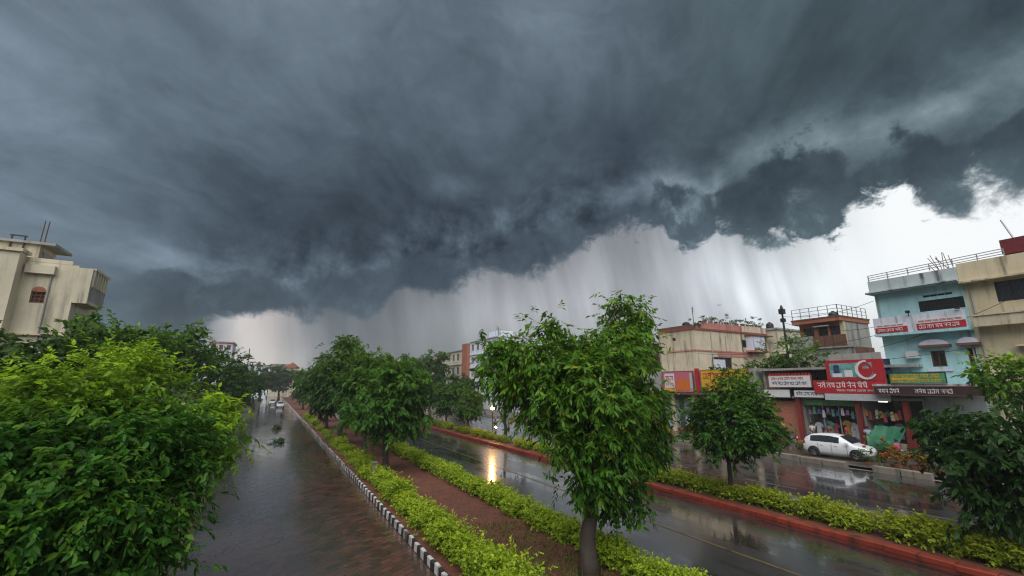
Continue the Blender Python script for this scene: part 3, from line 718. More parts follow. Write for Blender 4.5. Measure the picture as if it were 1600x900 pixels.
for x, y, p, s, sz, rz, lab in [
        (36.5, 112, 1, 1.12, 1.05, .5, 'big dark tree left of the white block of flats'),
        (35.5, 132, 0, 1.15, .98, 1.9, 'broad hazy tree left of the big dark one across the main road'),
        (37.2, 92, 1, .72, .9, 3.3, 'smaller tree below the big dark one across the main road'),
        (38, 168, 1, 1.4, .9, 2.4, 'far broad tree near the cream blocks across the main road')]:
    rep('far_tree', lab, PB[p], x, y, s, sz, rz, G3)
G4 = 'trees where the service road ends'
for x, y, p, s, sz, rz, lab in [
        (-6.2, 108, 1, .72, .95, .5, 'first of the distant trees left of the far service road'),
        (-6.4, 138, 0, .95, .9, 1.5, 'second of the distant trees left of the far service road'),
        (-3.0, 180, 0, 1.15, .9, 2.5, 'green tree standing straight ahead where the service road ends'),
        (3.2, 200, 1, 1.2, .9, 4.5, 'tree right of the one ahead where the service road ends'),
        (-11, 185, 1, 1.2, .9, 3.5, 'tree at the foot of the distant white flats on the left'),
        (11.5, 150, 0, 1.1, .85, 5.0, 'distant tree beyond the end of the planting bed'),
        (21.5, 140, 1, 1.0, .95, 0.0, 'distant tree in line with the far median')]:
    rep('far_tree', lab, PB[p], x, y, s, sz, rz, G4)
# far tree line closing the view
fl = []
rd = random.Random(5)
for i in range(70): fl.append((rd.uniform(-90, 150), rd.uniform(240, 420), rd.uniform(3.0, 5.6), rd.uniform(4, 7), rd.uniform(2.6, 4.2)))
tag(link('distant_wood', foliage('distant_wood', M_LEAF_FAR, fl, 4200, 8, 1.5, .5, 2.0, .2, .2, 9, .3, .2, False, None)), 'low distant mass of trees along the horizon', 'trees', kind='stuff')
# ================================================================== BUILDINGS
M_CREAM = plaster('cream_plaster', (.60, .54, .41), (.13, .12, .10), .6)
M_CREAM2 = plaster('aged_cream_plaster', (.58, .50, .37), (.10, .085, .065), .85)
M_OCHRE = plaster('yellow_plaster', (.62, .53, .36), (.13, .115, .08), .6)
M_BLUE = plaster('turquoise_plaster', (.40, .66, .70), (.16, .22, .22), .4)
M_BLUEGREY = plaster('grey_blue_plaster', (.46, .52, .54), (.09, .09, .085), .85)
M_LILAC = plaster('lilac_plaster', (.62, .62, .72), (.2, .18, .2), .4)
M_GREYW = plaster('grey_plaster', (.34, .34, .32), (.10, .10, .09), .7)
M_WHITEW = plaster('white_plaster', (.70, .75, .82), (.2, .2, .2), .5)
M_TERRA = plaster('terracotta_plaster', (.36, .13, .075), (.10, .05, .04), .5)
M_BROWN = plaster('brown_brickwork', (.16, .075, .05), (.06, .03, .025), .5)
M_PINK = plaster('pink_trim', (.46, .20, .16), (.14, .08, .06), .6)
M_REDTRIM = plaster('red_trim', (.28, .07, .05), (.08, .04, .03), .6)
M_DARK = plain('dark_opening', (.012, .012, .014), .6)
M_GLASS = plain('dark_glass', (.02, .025, .03), .08, spec=.8)
M_WOOD = plain('brown_wood', (.12, .045, .025), .5)
M_METAL = plain('grey_metal', (.30, .31, .33), .4, .6)
M_RAIL = plain('galvanised_rail', (.42, .45, .48), .4, .5)
M_DARKMETAL = plain('dark_metal', (.035, .032, .032), .5, .4)
M_RUST = plain('rusty_steel', (.12, .055, .035), .7, .3)
M_TANK = plain('maroon_tank', (.16, .022, .028), .4)
M_SPALE0 = plain('appliance_white', (.5, .52, .54), .4)
M_SHUT_P = plain('salmon_shutter', (.42, .16, .11), .45)
M_SHUT_B = plain('pale_blue_shutter', (.42, .52, .66), .4)

def part(root, name, mat, fn, parent=None, smooth=False):
    m = MB(root.location); fn(m); o = m.build(name, mat, root if parent is None else parent, smooth); return o
def window(root, O, U, I, u0, u1, z0, z1, frame=M_WOOD, pane=M_GLASS, inset=.12, nv=1, nh=0, fw=.07, name='window'):
    O, U, I = Vector(O), Vector(U), Vector(I); P = lambda u, z, t: O + U * u + I * t + Vector((0, 0, z))
    m = MB(root.location); t = inset
    for a, b in (((u0, z0 + fw / 2), (u1, z0 + fw / 2)), ((u0, z1 - fw / 2), (u1, z1 - fw / 2)), ((u0 + fw / 2, z0), (u0 + fw / 2, z1)), ((u1 - fw / 2, z0), (u1 - fw / 2, z1))):
        m.bar(P(a[0], a[1], t), P(b[0], b[1], t), fw, fw)
    for i in range(nv): u = u0 + (u1 - u0) * (i + 1) / (nv + 1); m.bar(P(u, z0, t - .004), P(u, z1, t - .004), fw * .7, fw * .6)
    for i in range(nh): z = z0 + (z1 - z0) * (i + 1) / (nh + 1); m.bar(P(u0, z, t - .008), P(u1, z, t - .008), fw * .6, fw * .5)
    w = m.build(name, frame, root)
    p = MB(root.location); p.prism([P(u0 + .01, z0 + .01, t + .05), P(u1 - .01, z0 + .01, t + .05), P(u1 - .01, z1 - .01, t + .05), P(u0 + .01, z1 - .01, t + .05)], I * .03)
    p.build('pane', pane, w); return w
def railing(m, pts, h, n_rails=3, post=1.2, w=.045):
    for a, b in zip(pts, pts[1:]):
        a, b = Vector(a), Vector(b); L = (b - a).length; k = max(1, round(L / post))
        for i in range(k + 1):
            p = a.lerp(b, i / k); m.bar(p, p + Vector((0, 0, h)), w * 1.2)
        for j in range(n_rails): z = h * (j + 1) / n_rails; m.bar(a + Vector((0, 0, z - .02)), b + Vector((0, 0, z - .02)), w)
UY = (0, -1, 0); INX = (1, 0, 0)       # street fronts on the right: u runs towards the camera from the far corner
def front_holes(wins, yfar): return [(yfar - y1, yfar - y0, z0, z1) for (y0, y1, z0, z1) in wins]

# ---------------- cream house, far left
X0, Y0 = -12.0, 38.2
h = thing('cream_house', 'cream concrete house with arched brown window and overhanging balcony, far left', 'house', (X0, Y0, 0))
a = atY(49, 455, Y0); b_ = atY(68, 474, Y0); wl = (a[0], b_[0], b_[2], a[2])
ZT = atY(124, 415, Y0)[2]
part(h, 'wall', M_CREAM, lambda m: m.facade((X0, Y0, 0), (-1, 0, 0), (0, 1, 0), 16, 0, ZT - .02, [(X0 - wl[1], X0 - wl[0], wl[2], wl[3])], .3)
     .facade((X0, Y0 + .31, 0), (0, 1, 0), (-1, 0, 0), 4.3, 0, ZT - .7, [(.7, 1.5, 7.9, 10.2), (2.7, 3.3, 9.1, 10.0)], .3)
     .box(X0 - 16, X0 - .31, Y0 + 4.3, Y0 + 4.6, 0, ZT - .7).box(X0 - 16, X0 - .31, Y0 + .31, Y0 + 4.3, ZT - 1.4, ZT - 1.1))
w = window(h, (X0, Y0, 0), (-1, 0, 0), (0, 1, 0), X0 - wl[1], X0 - wl[0], wl[2], wl[3], M_WOOD, M_BROWN, .1, 2, 2)
zc = wl[3]; cx = (wl[0] + wl[1]) / 2; hw = (wl[1] - wl[0]) / 2
part(h, 'window_arch', M_TERRA, lambda m: m.prism([(cx + math.cos(t * math.pi / 8) * hw, Y0 - .03, zc + math.sin(t * math.pi / 8) * .34) for t in range(9)], (0, .05, 0)))
window(h, (X0, Y0 + .31, 0), (0, 1, 0), (-1, 0, 0), .7, 1.5, 7.9, 10.2, M_DARKMETAL, M_DARK, .1, 0, 0, name='door')
window(h, (X0, Y0 + .31, 0), (0, 1, 0), (-1, 0, 0), 2.7, 3.3, 9.1, 10.0, M_DARKMETAL, M_DARK, .1)
part(h, 'ledge', M_CREAM2, lambda m: m.box(X0 - 7.3, X0 - 3.2, Y0 - .5, Y0 - .002, zc + 1.0, zc + 1.14).box(X0 - 5, X0 + .25, Y0 - .22, Y0 - .002, 8.55, 8.66).box(X0 - 16, X0 + .2, Y0 - .2, Y0 - .002, 6.9, 7.05))
xa, xb, xp = atY(37, 400, Y0 + .6)[0], atY(60, 400, Y0 + .6)[0], atY(43, 400, Y0)[0]
part(h, 'raised_panel', M_CREAM, lambda m: m.box(atY(40, 430, Y0)[0], atY(87, 430, Y0)[0], Y0 - .3, Y0 - .003, zc + 1.15, ZT - .25))
part(h, 'pilaster', M_CREAM, lambda m: m.box(X0 - 16, xp, Y0 - .9, Y0 - .004, 0, ZT + .35))
part(h, 'pilaster_cap', M_CREAM2, lambda m: m.box(X0 - 16, xp + .15, Y0 - 1.05, Y0 + .1, ZT + .351, ZT + .55))
bx0, bx1, by0, by1 = X0 + .003, X0 + .75, Y0 - .1, Y0 + 3.0
part(h, 'balcony', M_CREAM, lambda m: m.box(bx0, bx1, by0, by1, 10.75, 10.95).box(bx0, bx1, by0, by0 + .16, 10.951, 13.1))
part(h, 'balcony_front', M_GREYW, lambda m: m.box(bx1 - .16, bx1, by0 + .161, by1, 10.951, 13.0))
for i in range(6): part(h, 'baluster', M_CREAM, lambda m: m.box(bx1 + .001, bx1 + .1, by0 + .2 + i * .5, by0 + .42 + i * .5, 11.9, 13.0))
part(h, 'balcony_rail', M_CREAM2, lambda m: m.box(bx1 - .2, bx1 + .12, by0 + .161, by1, 13.001, 13.16))
part(h, 'parapet', M_CREAM, lambda m: m.box(X0 - 7.1, X0 - .35, Y0 + .02, Y0 + .3, ZT, ZT + .25))
part(h, 'roof_cabin', M_CREAM2, lambda m: m.box(xa - 1.5, xb, Y0 + .6, Y0 + 3.0, ZT - 1.05, ZT + 1.25)); part(h, 'cabin_roof', M_GREYW, lambda m: m.box(xa - 1.7, xb + .75, Y0 + .4, Y0 + 3.2, ZT + 1.251, ZT + 1.42))
part(h, 'cabin_door', M_GREYW, lambda m: m.box(xb + .001, xb + .05, Y0 + 1.1, Y0 + 2.4, ZT - .9, ZT + .9))
for px_ in (62, 69): part(h, 'reinforcing_bar', M_RUST, lambda m: m.tube([(atY(px_, 380, Y0 + 2)[0], Y0 + 2, ZT + 1.2), (atY(px_, 380, Y0 + 2)[0] + .03, Y0 + 2, ZT + 3.3)], [.035, .03], 5))
part(h, 'drain_pipe', M_GREYW, lambda m: m.tube([(X0 - 1.2, Y0 - .07, ZT - .3), (X0 - 1.2, Y0 - .07, 5)], [.05, .05], 6))
part(h, 'roof_stand', M_DARKMETAL, lambda m: [m.bar((xp - x, Y0 + .5, ZT + .5), (xp - x, Y0 + .5, ZT + 1.7), .07) for x in (.5, 1.1)] and m.bar((xp - .4, Y0 + .5, ZT + 1.7), (xp - 1.2, Y0 + .5, ZT + 1.7), .08))

# ---------------- cream house with red stripes and roof plants
XR, YR = 47.0, 37.9
h = thing('striped_house', 'aged cream house with red stripes and a row of potted plants on its roof', 'house', (XR, YR, 0))
def r1(m):
    m.facade((XR, YR + 4.2, 0), UY, INX, 4.2, .1, 12.7, [(.6, 1.2, 11.3, 11.7)], .3)
    m.facade((XR + .31, YR, 0), (1, 0, 0), (0, 1, 0), 15.2, .1, 12.55, [(2.7, 6.6, 7.3, 9.1), (9.3, 10.3, 10.6, 11.6)], .3)
    m.box(XR - .02, XR + .5, YR + 4.21, YR + 6.0, .1, 12.72).box(XR + .31, XR + 15, YR + 5.6, YR + 5.9, .1, 12.5).box(XR + .4, XR + 15, YR + .31, YR + 5.5, 12.1, 12.3)
part(h, 'wall', M_CREAM2, r1)
part(h, 'stripe', M_REDTRIM, lambda m: m.box(XR - .13, XR - .003, YR - .1, YR + 6.1, 12.55, 12.78).box(XR - .13, XR + 15.4, YR - .13, YR - .003, 12.5, 12.74))
part(h, 'stripe', M_PINK, lambda m: m.box(XR - .09, XR - .003, YR - .07, YR + 4.2, 9.8, 9.97).box(XR - .09, XR + 13, YR - .09, YR - .003, 9.78, 9.96))
part(h, 'pink_band', M_PINK, lambda m: m.box(XR + 4.2, XR + 11.5, YR - .05, YR - .004, 9.2, 9.77))
part(h, 'parapet', M_PINK, lambda m: m.box(XR + 1.6, XR + 9.9, YR + .003, YR + .22, 12.76, 13.55))
part(h, 'parapet', M_CREAM2, lambda m: m.box(XR + 9.901, XR + 15.4, YR + .003, YR + .22, 12.76, 13.6))
part(h, 'rain_pipe', M_GREYW, lambda m: m.tube([(XR + 3.1, YR - .1, 12.4), (XR + 3.1, YR - .1, 7)], [.06, .06], 6))
part(h, 'rain_pipe', M_GREYW, lambda m: m.tube([(XR + 6.0, YR - .1, 12.0), (XR + 6.0, YR - .1, 9.9)], [.05, .05], 6))
part(h, 'bay', M_LILAC, lambda m: m.box(XR + 10.4, XR + 13.4, YR - .9, YR - .01, 10.2, 12.2))
part(h, 'bay_roof', M_BROWN, lambda m: m.box(XR + 10.2, XR + 15.2, YR - 1.1, YR - .01, 12.201, 12.36))
part(h, 'bay_floor', M_PINK, lambda m: m.box(XR + 10.2, XR + 14.2, YR - 1.0, YR - .01, 9.98, 10.199))
window(h, (XR + .31, YR, 0), (1, 0, 0), (0, 1, 0), 9.3, 10.3, 10.6, 11.6, M_DARKMETAL, M_DARK)
window(h, (XR + .31, YR, 0), (1, 0, 0), (0, 1, 0), 2.7, 6.6, 7.3, 9.1, M_BROWN, M_DARK, .1, 2)
part(h, 'banner', M_LILAC, lambda m: m.box(XR + 3.2, XR + 5.5, YR - .06, YR - .02, 7.45, 8.8))
part(h, 'door', M_DARK, lambda m: m.box(XR + 13.41, XR + 14.2, YR - .5, YR - .02, 10.2, 12.15))
for dx, dz in ((1.6, 2.6), (5.4, 1.6), (12.8, 1.9)):
    part(h, 'aerial', M_DARKMETAL, lambda m: [m.bar((XR + dx, YR + 1.2, 12.3), (XR + dx, YR + 1.2, 13.2 + dz), .06)] and [m.bar((XR + dx - .35 + k * .05, YR + 1.2, 13.2 + dz - k * .22), (XR + dx + .35 - k * .05, YR + 1.2, 13.2 + dz - k * .22), .03) for k in range(1, 4)])
for dx, r_ in ((.6, .5), (2.7, .45)):
    part(h, 'water_tank', M_DARKMETAL, lambda m: m.lathe((XR + dx, YR + 1.6, 12.7), [(r_, 0), (r_, .75), (r_ * .7, .92), (r_ * .25, 1.0)], 12))
part(h, 'parapet_ledge', M_BROWN, lambda m: m.box(XR - .02, XR + .25, YR + .23, YR + 6, 12.785, 13.2))

# pale block between the striped house and the terrace house
h = thing('pale_house', 'plain pale grey house wall between the striped house and the terrace house', 'house', (64, 40, 0))
part(h, 'wall', M_CREAM, lambda m: m.box(62.8, 74, 36.6, 46, .1, 13.3))
part(h, 'ledge', M_GREYW, lambda m: m.box(62.6, 74.2, 36.4, 46.2, 13.301, 13.55))
h = thing('brown_house', 'low brown house just left of the striped house', 'house', (47.5, 46, 0))
part(h, 'wall', M_BROWN, lambda m: m.box(47.4, 56, 46.2, 52, .1, 11.4))
part(h, 'roof_slab', M_GREYW, lambda m: m.box(47.1, 56.3, 45.9, 52.3, 11.401, 11.6))

# ---------------- terrace house with roof railing
XT, YT = 53.1, 23.8
k = XT / 48.0
h = thing('terrace_house', 'terracotta terrace house with metal roof railing and grey side wall', 'house', (XT, YT, 0))
zr = 5.5 + (11.9 - 5.5) * k; zt = 9.9; Yn, Yf = YT, YT + 4.5
part(h, 'wall', M_TERRA, lambda m: m.facade((XT, Yf, 0), UY, INX, 4.5, zt - .2, zr - .35, [(.35, 1.5, zt + .5, zr - .75), (1.9, 2.9, zt, zr - .7), (3.1, 4.1, zt + .5, zr - .75)], .25))
part(h, 'side_wall', M_GREYW, lambda m: m.box(XT + .26, XT + 5.4, YT, YT + .3, zt - .35, zr - .01).box(XT + 5.2, XT + 5.4, YT + .31, Yf, zt, zr - .02))
part(h, 'corner_column', M_OCHRE, lambda m: m.box(XT - .06, XT + .25, YT - .05, YT + .35, zt - .2, zr - .36))
part(h, 'roof_slab', M_TERRA, lambda m: m.box(XT - .9, XT + 5.5, YT - .12, Yf + .3, zr - .34, zr + .05))
part(h, 'roof_edge', M_BROWN, lambda m: m.box(XT - .95, XT + 5.55, YT - .17, Yf + .35, zr + .051, zr + .2))
part(h, 'lower_wall', M_GREYW, lambda m: m.box(XT - 1.2, XT + .2, YT - .6, Yf - 1.9, .1, zt - .55))
part(h, 'lower_wall', M_CREAM, lambda m: m.box(XT - 1.2, XT + .2, Yf - 1.89, Yf + .6, .1, zt - .5))
part(h, 'brown_side', M_BROWN, lambda m: m.box(XT + .21, XT + 5.2, YT - .25, YT - .003, .1, zt - .36))
part(h, 'terrace_parapet', M_GREYW, lambda m: m.box(XT - 1.35, XT - 1.1, Yf - 1.9, Yf + .6, zt - .5, zt + .85).box(XT - 1.4, XT + .2, YT - .7, Yf + .7, zt - .549, zt - .4))
part(h, 'terrace_parapet', M_BROWN, lambda m: [m.box(XT - 1.3, XT - 1.18, YT - .6 + i * .3, YT - .6 + i * .3 + .27, zt - .39, zt + .8) for i in range(12)])
window(h, (XT, Yf, 0), UY, INX, .35, 1.5, zt + .5, zr - .75, M_WOOD, M_GLASS)
window(h, (XT, Yf, 0), UY, INX, 1.9, 2.9, zt, zr - .7, M_WOOD, M_DARK, name='door', nv=0)
window(h, (XT, Yf, 0), UY, INX, 3.1, 4.1, zt + .5, zr - .75, M_WOOD, M_GLASS)
part(h, 'awning', M_WHITEW, lambda m: m.box(XT - .5, XT - .01, Yf - 3.2, Yf - 1.7, zr - .75, zr - .65))
part(h, 'roof_railing', M_RAIL, lambda m: railing(m, [(XT - .8, Yf + .2, zr + .2), (XT - .8, YT, zr + .2), (XT + 5.3, YT, zr + .2)], 1.2, 3, 1.0, .05))

# ---------------- turquoise house
XB = 45.0; BY0, BY1 = 11.95, 17.5
h = thing('turquoise_house', 'turquoise three-storey house with grey parapet, grilled opening and banner balcony', 'house', (XB, BY0, 0))
w_up = (12.05, 14.7, 11.2, 12.05); w_a = (13.75, 14.6, 6.9, 8.1); w_b = (12.05, 12.5, 7.05, 8.2); w_vent = (12.6, 14.4, 12.28, 12.5)
part(h, 'wall', M_BLUE, lambda m: m.facade((XB, BY1, 0), UY, INX, BY1 - BY0, .1, 13.1, front_holes([w_up, w_a, w_b, w_vent], BY1), .3).box(XB + .31, XB + 9, BY1 - .3, BY1 - .001, .1, 13.1).box(XB + 8.7, XB + 9, BY0, BY1 - .31, .1, 13.1))
part(h, 'parapet', M_BLUEGREY, lambda m: m.box(XB - .55, XB + 9, BY0 + .01, BY1 + .1, 13.25, 14.2))
part(h, 'eave_slab', M_BLUEGREY, lambda m: m.box(XB - .85, XB + 9, BY0 + .02, BY1 + .3, 13.101, 13.249))
part(h, 'balcony_slab', M_BLUE, lambda m: m.box(XB - 1.0, XB - .002, BY0 - .1, BY1 + .1, 9.45, 9.64))
part(h, 'balcony_parapet', M_LILAC, lambda m: m.box(XB - .95, XB - .83, BY0 - .05, BY1 + .05, 9.641, 10.95).box(XB - .82, XB - .01, BY1 - .08, BY1 + .05, 9.641, 10.95))
gr = window(h, (XB, BY1, 0), UY, INX, *front_holes([w_up], BY1)[0], M_DARKMETAL, M_DARK, .05, 16, 2, .045, 'window_grille')
window(h, (XB, BY1, 0), UY, INX, *front_holes([w_a], BY1)[0], M_WOOD, M_DARK, .1, 1, 0, .09)
window(h, (XB, BY1, 0), UY, INX, *front_holes([w_b], BY1)[0], M_WOOD, M_DARK, .1, 0, 0, .09)
window(h, (XB, BY1, 0), UY, INX, *front_holes([w_vent], BY1)[0], M_BLUE, M_DARK, .1, 3, 0, .04, 'vent')
def hood(m, y, z, w):
    m.prism([(XB - .5, y + w * math.cos(t * math.pi / 10), z + .42 * math.sin(t * math.pi / 10)) for t in range(11)], (.49, 0, 0))
for y, w in ((14.18, .85), (12.27, .55)):
    part(h, 'window_hood', M_LILAC, lambda m: hood(m, y, 8.55, w))
    part(h, 'hood_ledge', M_BROWN, lambda m: m.box(XB - .6, XB - .003, y - w - .05, y + w + .05, 8.38, 8.549))
part(h, 'sill_crest', M_LILAC, lambda m: m.box(XB - .12, XB - .003, 13.45, 14.9, 6.55, 6.72))
part(h, 'roof_railing', M_RAIL, lambda m: railing(m, [(XB - .4, BY1 + .05, 14.2), (XB - .4, 9.4, 14.42)], .55, 3, 1.35, .05))
rd = random.Random(3)
for i in range(9):
    y = rd.uniform(12.0, 13.6); part(h, 'reinforcing_bar', M_RUST, lambda m: m.tube([(XB + .8, y, 14.0), (XB + .8 + rd.uniform(-.4, .4), y + rd.uniform(-.2, .9), 14.9 + rd.uniform(0, 1.0))], [.028, .022], 5))
part(h, 'canopy', M_BLUEGREY, lambda m: m.box(XB - 2.4, XB - .003, 11.0, BY1 + .3, 5.45, 5.6))
part(h, 'lower_front', M_BLUEGREY, lambda m: m.box(XB - .3, XB - .005, BY0 + .1, 15.6, .1, 4.6))
part(h, 'dark_doorway', M_DARK, lambda m: m.box(XB - .25, XB - .004, 15.61, BY1 - .1, .1, 4.5))
part(h, 'wall_lamp', M_DARKMETAL, lambda m: m.box(XB - 1.15, XB - .95, 15.0, 15.25, 11.1, 11.3).bar((XB - 1.05, 15.1, 10.9), (XB - 1.05, 15.1, 11.2), .05).box(XB - 1.15, XB - .95, 12.1, 12.35, 11.0, 11.2))

part(h, 'air_conditioner', M_SPALE0, lambda m: m.box(XB - .45, XB - .01, 15.2, 16.0, 7.6, 8.15)); part(h, 'drain_pipe', M_GREYW, lambda m: m.tube([(XB - .08, 17.3, 13.0), (XB - .08, 17.3, 9.7)], [.05, .05], 6)); part(h, 'drain_pipe', M_GREYW, lambda m: m.tube([(XB - .08, 12.15, 9.4), (XB - .08, 12.15, 5.7)], [.05, .05], 6))
part(h, 'slab_stain_lip', M_DARKMETAL, lambda m: m.box(XB - .87, XB - .851, BY0 + .02, BY1 + .3, 13.11, 13.16))
for y in (16.9, 15.9, 14.9, 13.9, 12.9): part(h, 'parapet_post', M_BLUEGREY, lambda m: m.box(XB - .97, XB - .951, y, y + .12, 9.642, 10.96))

# ---------------- yellow house
h = thing('yellow_house', 'yellow plaster house with weathered balcony ledge, cut by the right edge', 'house', (XB, 4, 0))
wy = [(8.0, 10.35, 11.3, 12.75)]
part(h, 'wall', M_OCHRE, lambda m: m.facade((XB + .05, BY0 - .01, 0), UY, INX, 8, .1, 12.9, front_holes(wy, BY0 - .01), .3).box(XB + .36, XB + 9, 3.9, 4.2, .1, 12.9))
part(h, 'parapet', M_OCHRE, lambda m: m.box(XB - .5, XB + 9, 3.9, BY0 - .005, 13.02, 14.42))
part(h, 'eave_slab', M_CREAM2, lambda m: m.box(XB - .75, XB + 9, 3.9, BY0 + .001, 12.901, 13.019))
window(h, (XB + .05, BY0 - .01, 0), UY, INX, *front_holes(wy, BY0 - .01)[0], M_DARKMETAL, M_GLASS, .1, 2)
part(h, 'balcony', M_CREAM2, lambda m: m.box(XB - .95, XB + .04, 3.9, BY0 - .4, 9.6, 9.75).box(XB - .95, XB - .8, 3.9, BY0 - .4, 9.751, 10.35).box(XB - 1.05, XB - .7, 3.9, BY0 - .35, 10.351, 10.45))
part(h, 'sunshade', M_OCHRE, lambda m: m.box(XB - .6, XB + .04, 5, 9.9, 8.1, 8.22))
part(h, 'drain_pipe', M_GREYW, lambda m: m.tube([(XB - .05, 11.6, 12.9), (XB - .05, 11.6, 5.5)], [.06, .06], 6)); part(h, 'floor_band', M_CREAM2, lambda m: m.box(XB - .03, XB + .045, 4.1, BY0 - .02, 5.4, 5.6))
t = thing('water_tank', 'maroon box-like tank on the yellow house roof', 'tank', (XB + 1.2, 8.6, 14.42))
part(t, 'tank_body', M_TANK, lambda m: m.box(XB - .1, XB + 2, 7.2, 9.55, 14.6, 15.65))
part(t, 'tank_base', M_BROWN, lambda m: m.box(XB + .1, XB + 1.9, 7.3, 9.3, 14.42, 14.599))
part(t, 'pipe', M_RAIL, lambda m: m.tube([(XB + .4, 8.9, 15.6), (XB + .3, 9.3, 17.2)], [.06, .05], 6))

# ---------------- white block of flats and neighbours up the road
def flats(name, label, x, y0, y1, z, depth, wall, floors, cols, pane=M_GLASS, trim=M_GREYW, side=False):
    h = thing(name, label, 'building', (x, y0, 0)); fh = z / floors; cw = (y1 - y0) / cols; holes = []
    for f in range(1, floors):
        for c in range(cols): holes.append((c * cw + cw * .25, c * cw + cw * .75, f * fh + fh * .3, f * fh + fh * .82))
    part(h, 'wall', wall, lambda m: m.facade((x, y1, 0), UY, INX, y1 - y0, .1, z, holes, .3).box(x + .31, x + depth, y0, y0 + .3, .1, z).box(x + .31, x + depth, y1 - .3, y1, .1, z).box(x + .31, x + depth, y0 + .31, y1 - .31, z - .5, z - .3))
    for hq in holes: window(h, (x, y1, 0), UY, INX, *hq, frame=trim, pane=pane, inset=.12, nv=1, fw=.12)
    part(h, 'roof_ledge', trim, lambda m: m.box(x - .3, x + depth, y0 - .2, y1 + .2, z + .001, z + .25))
    for f in range(1, floors): part(h, 'floor_ledge', trim, lambda m: m.box(x - .25, x - .003, y0, y1, f * fh - .08, f * fh + .08))
    if side:
        for f in range(1, floors):
            for c in range(2):
                window(h, (x + 2.2 + c * 3.6, y0, 0), (1, 0, 0), (0, 1, 0), 0, 1.3, f * fh + fh * .3, f * fh + fh * .8, trim, pane, -.06, 1, 0, .12)
    return h
f1 = flats('apartment_block', 'tall white block of flats with dark windows and rooftop aerials up the road', 44, 88, 104, 16.2, 12, M_WHITEW, 5, 5, M_GLASS, M_LILAC, True)
part(f1, 'aerial_mast', M_DARKMETAL, lambda m: [m.bar((45 + i * .9, 89 + i * 2.6, 16.2), (45 + i * .9, 89 + i * 2.6, 18.2 + (i * 7 % 3) * .7), .09) for i in range(5)] and m.bar((45, 89, 17.4), (48, 97, 17.4), .07))
part(f1, 'roof_cabin', M_WHITEW, lambda m: m.box(46, 50, 92, 97, 16.46, 18.2))
part(f1, 'stair_column', M_TERRA, lambda m: m.box(43.2, 43.99, 104.1, 107.5, .1, 16.0))
flats('apartment_block', 'narrow tan building behind the terracotta stair column of the white flats', 44.4, 108, 122, 14.6, 12, M_CREAM, 4, 4)
flats('apartment_block', 'long cream apartment block far off behind the dark trees', 58, 150, 186, 17.0, 14, M_CREAM, 4, 7)
flats('shop_house', 'two-storey shop house with orange fascia beyond the striped house', 44.6, 54, 66, 7.6, 10, M_CREAM2, 2, 4)
flats('shop_house', 'pale two-storey shop house next to the white flats', 44.8, 67, 86, 8.6, 10, M_LILAC, 2, 6)
def far_block(name, label, x0, x1, y, z, wall, floors, cols, roof=M_GREYW):
    h = thing(name, label, 'building', (x0, y, 0)); fh = z / floors; cw = (x1 - x0) / cols
    holes = [(c * cw + cw * .22, c * cw + cw * .78, f * fh + fh * .3, f * fh + fh * .8) for f in range(1, floors) for c in range(cols)]
    part(h, 'wall', wall, lambda m: m.facade((x0, y, 0), (1, 0, 0), (0, 1, 0), x1 - x0, 0, z, holes, .4).box(x1 - .4, x1, y + .41, y + 12, 0, z).box(x0, x0 + .4, y + .41, y + 12, 0, z))
    for hq in holes: window(h, (x0, y, 0), (1, 0, 0), (0, 1, 0), *hq, frame=roof, pane=M_GLASS, inset=.15, nv=1, fw=.16)
    part(h, 'roof_slab', roof, lambda m: m.box(x0 - .4, x1 + .4, y - .4, y + 12.4, z + .001, z + .35)); return h
far_block('apartment_block', 'pinkish grey block of flats rising above the left roadside trees', -17.6, -11.6, 160, 18.2, M_LILAC, 6, 3, M_PINK)
far_block('apartment_block', 'low white flats far away left of the service road end', -14, -1.2, 215, 13.6, M_WHITEW, 4, 5)
far_block('apartment_block', 'second low white flats beside the first, nearer the service road end', -1.0, 7.0, 260, 16.0, M_CREAM, 4, 3)
b6 = far_block('red_house', 'distant house with red roof at the end of the service road', 5.2, 11.0, 235, 13.4, M_CREAM, 3, 3, M_TERRA)
part(b6, 'roof', M_TERRA, lambda m: m.prism([(4.8, 234.6, 13.8), (11.4, 234.6, 13.8), (8.1, 234.6, 16.2)], (0, 13, 0)))
far_block('apartment_block', 'cream flats far off between the bed trees and the dark tree', 44, 58, 200, 17.2, M_CREAM, 5, 5)
p = thing('mobile_mast', 'thin mast on the skyline above the distant white flats', 'mast', (-9.4, 214, 0)); part(p, 'mast', M_DARKMETAL, lambda m: m.bar((-9.4, 214, 0), (-9.4, 214, 20.5), .35))
# ================================================================== SHOPS
C_ = lambda n, c, r=.5, **k: plain(n, c, r, **k)
M_SRED = C_('sign_red', (.42, .022, .032), .35, var=.1); M_SWHITE = C_('sign_white', (.66, .66, .68), .4, var=.08)
M_SYEL = C_('sign_yellow', (.66, .36, .03), .4, var=.12); M_SPINK = C_('sign_pink', (.52, .14, .20), .4, var=.12)
M_SORANGE = C_('sign_orange', (.60, .16, .03), .4, var=.15); M_SDARK = C_('sign_dark', (.05, .028, .032), .4)
M_STEAL = C_('sign_teal', (.16, .34, .34), .35, var=.3, scale=2.0); M_SGREEN = C_('sign_green', (.10, .30, .13), .4, var=.3, scale=3)
M_SPALE = C_('sign_pale_board', (.44, .47, .50), .4, var=.1); M_SBLUE = C_('sign_navy', (.03, .05, .13), .4, var=.4, scale=3)
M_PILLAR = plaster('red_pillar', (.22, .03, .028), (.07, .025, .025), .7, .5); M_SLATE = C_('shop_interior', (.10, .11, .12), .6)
M_TUBE = emit('tube_lamp', (1.0, .90, .72), 2.5)

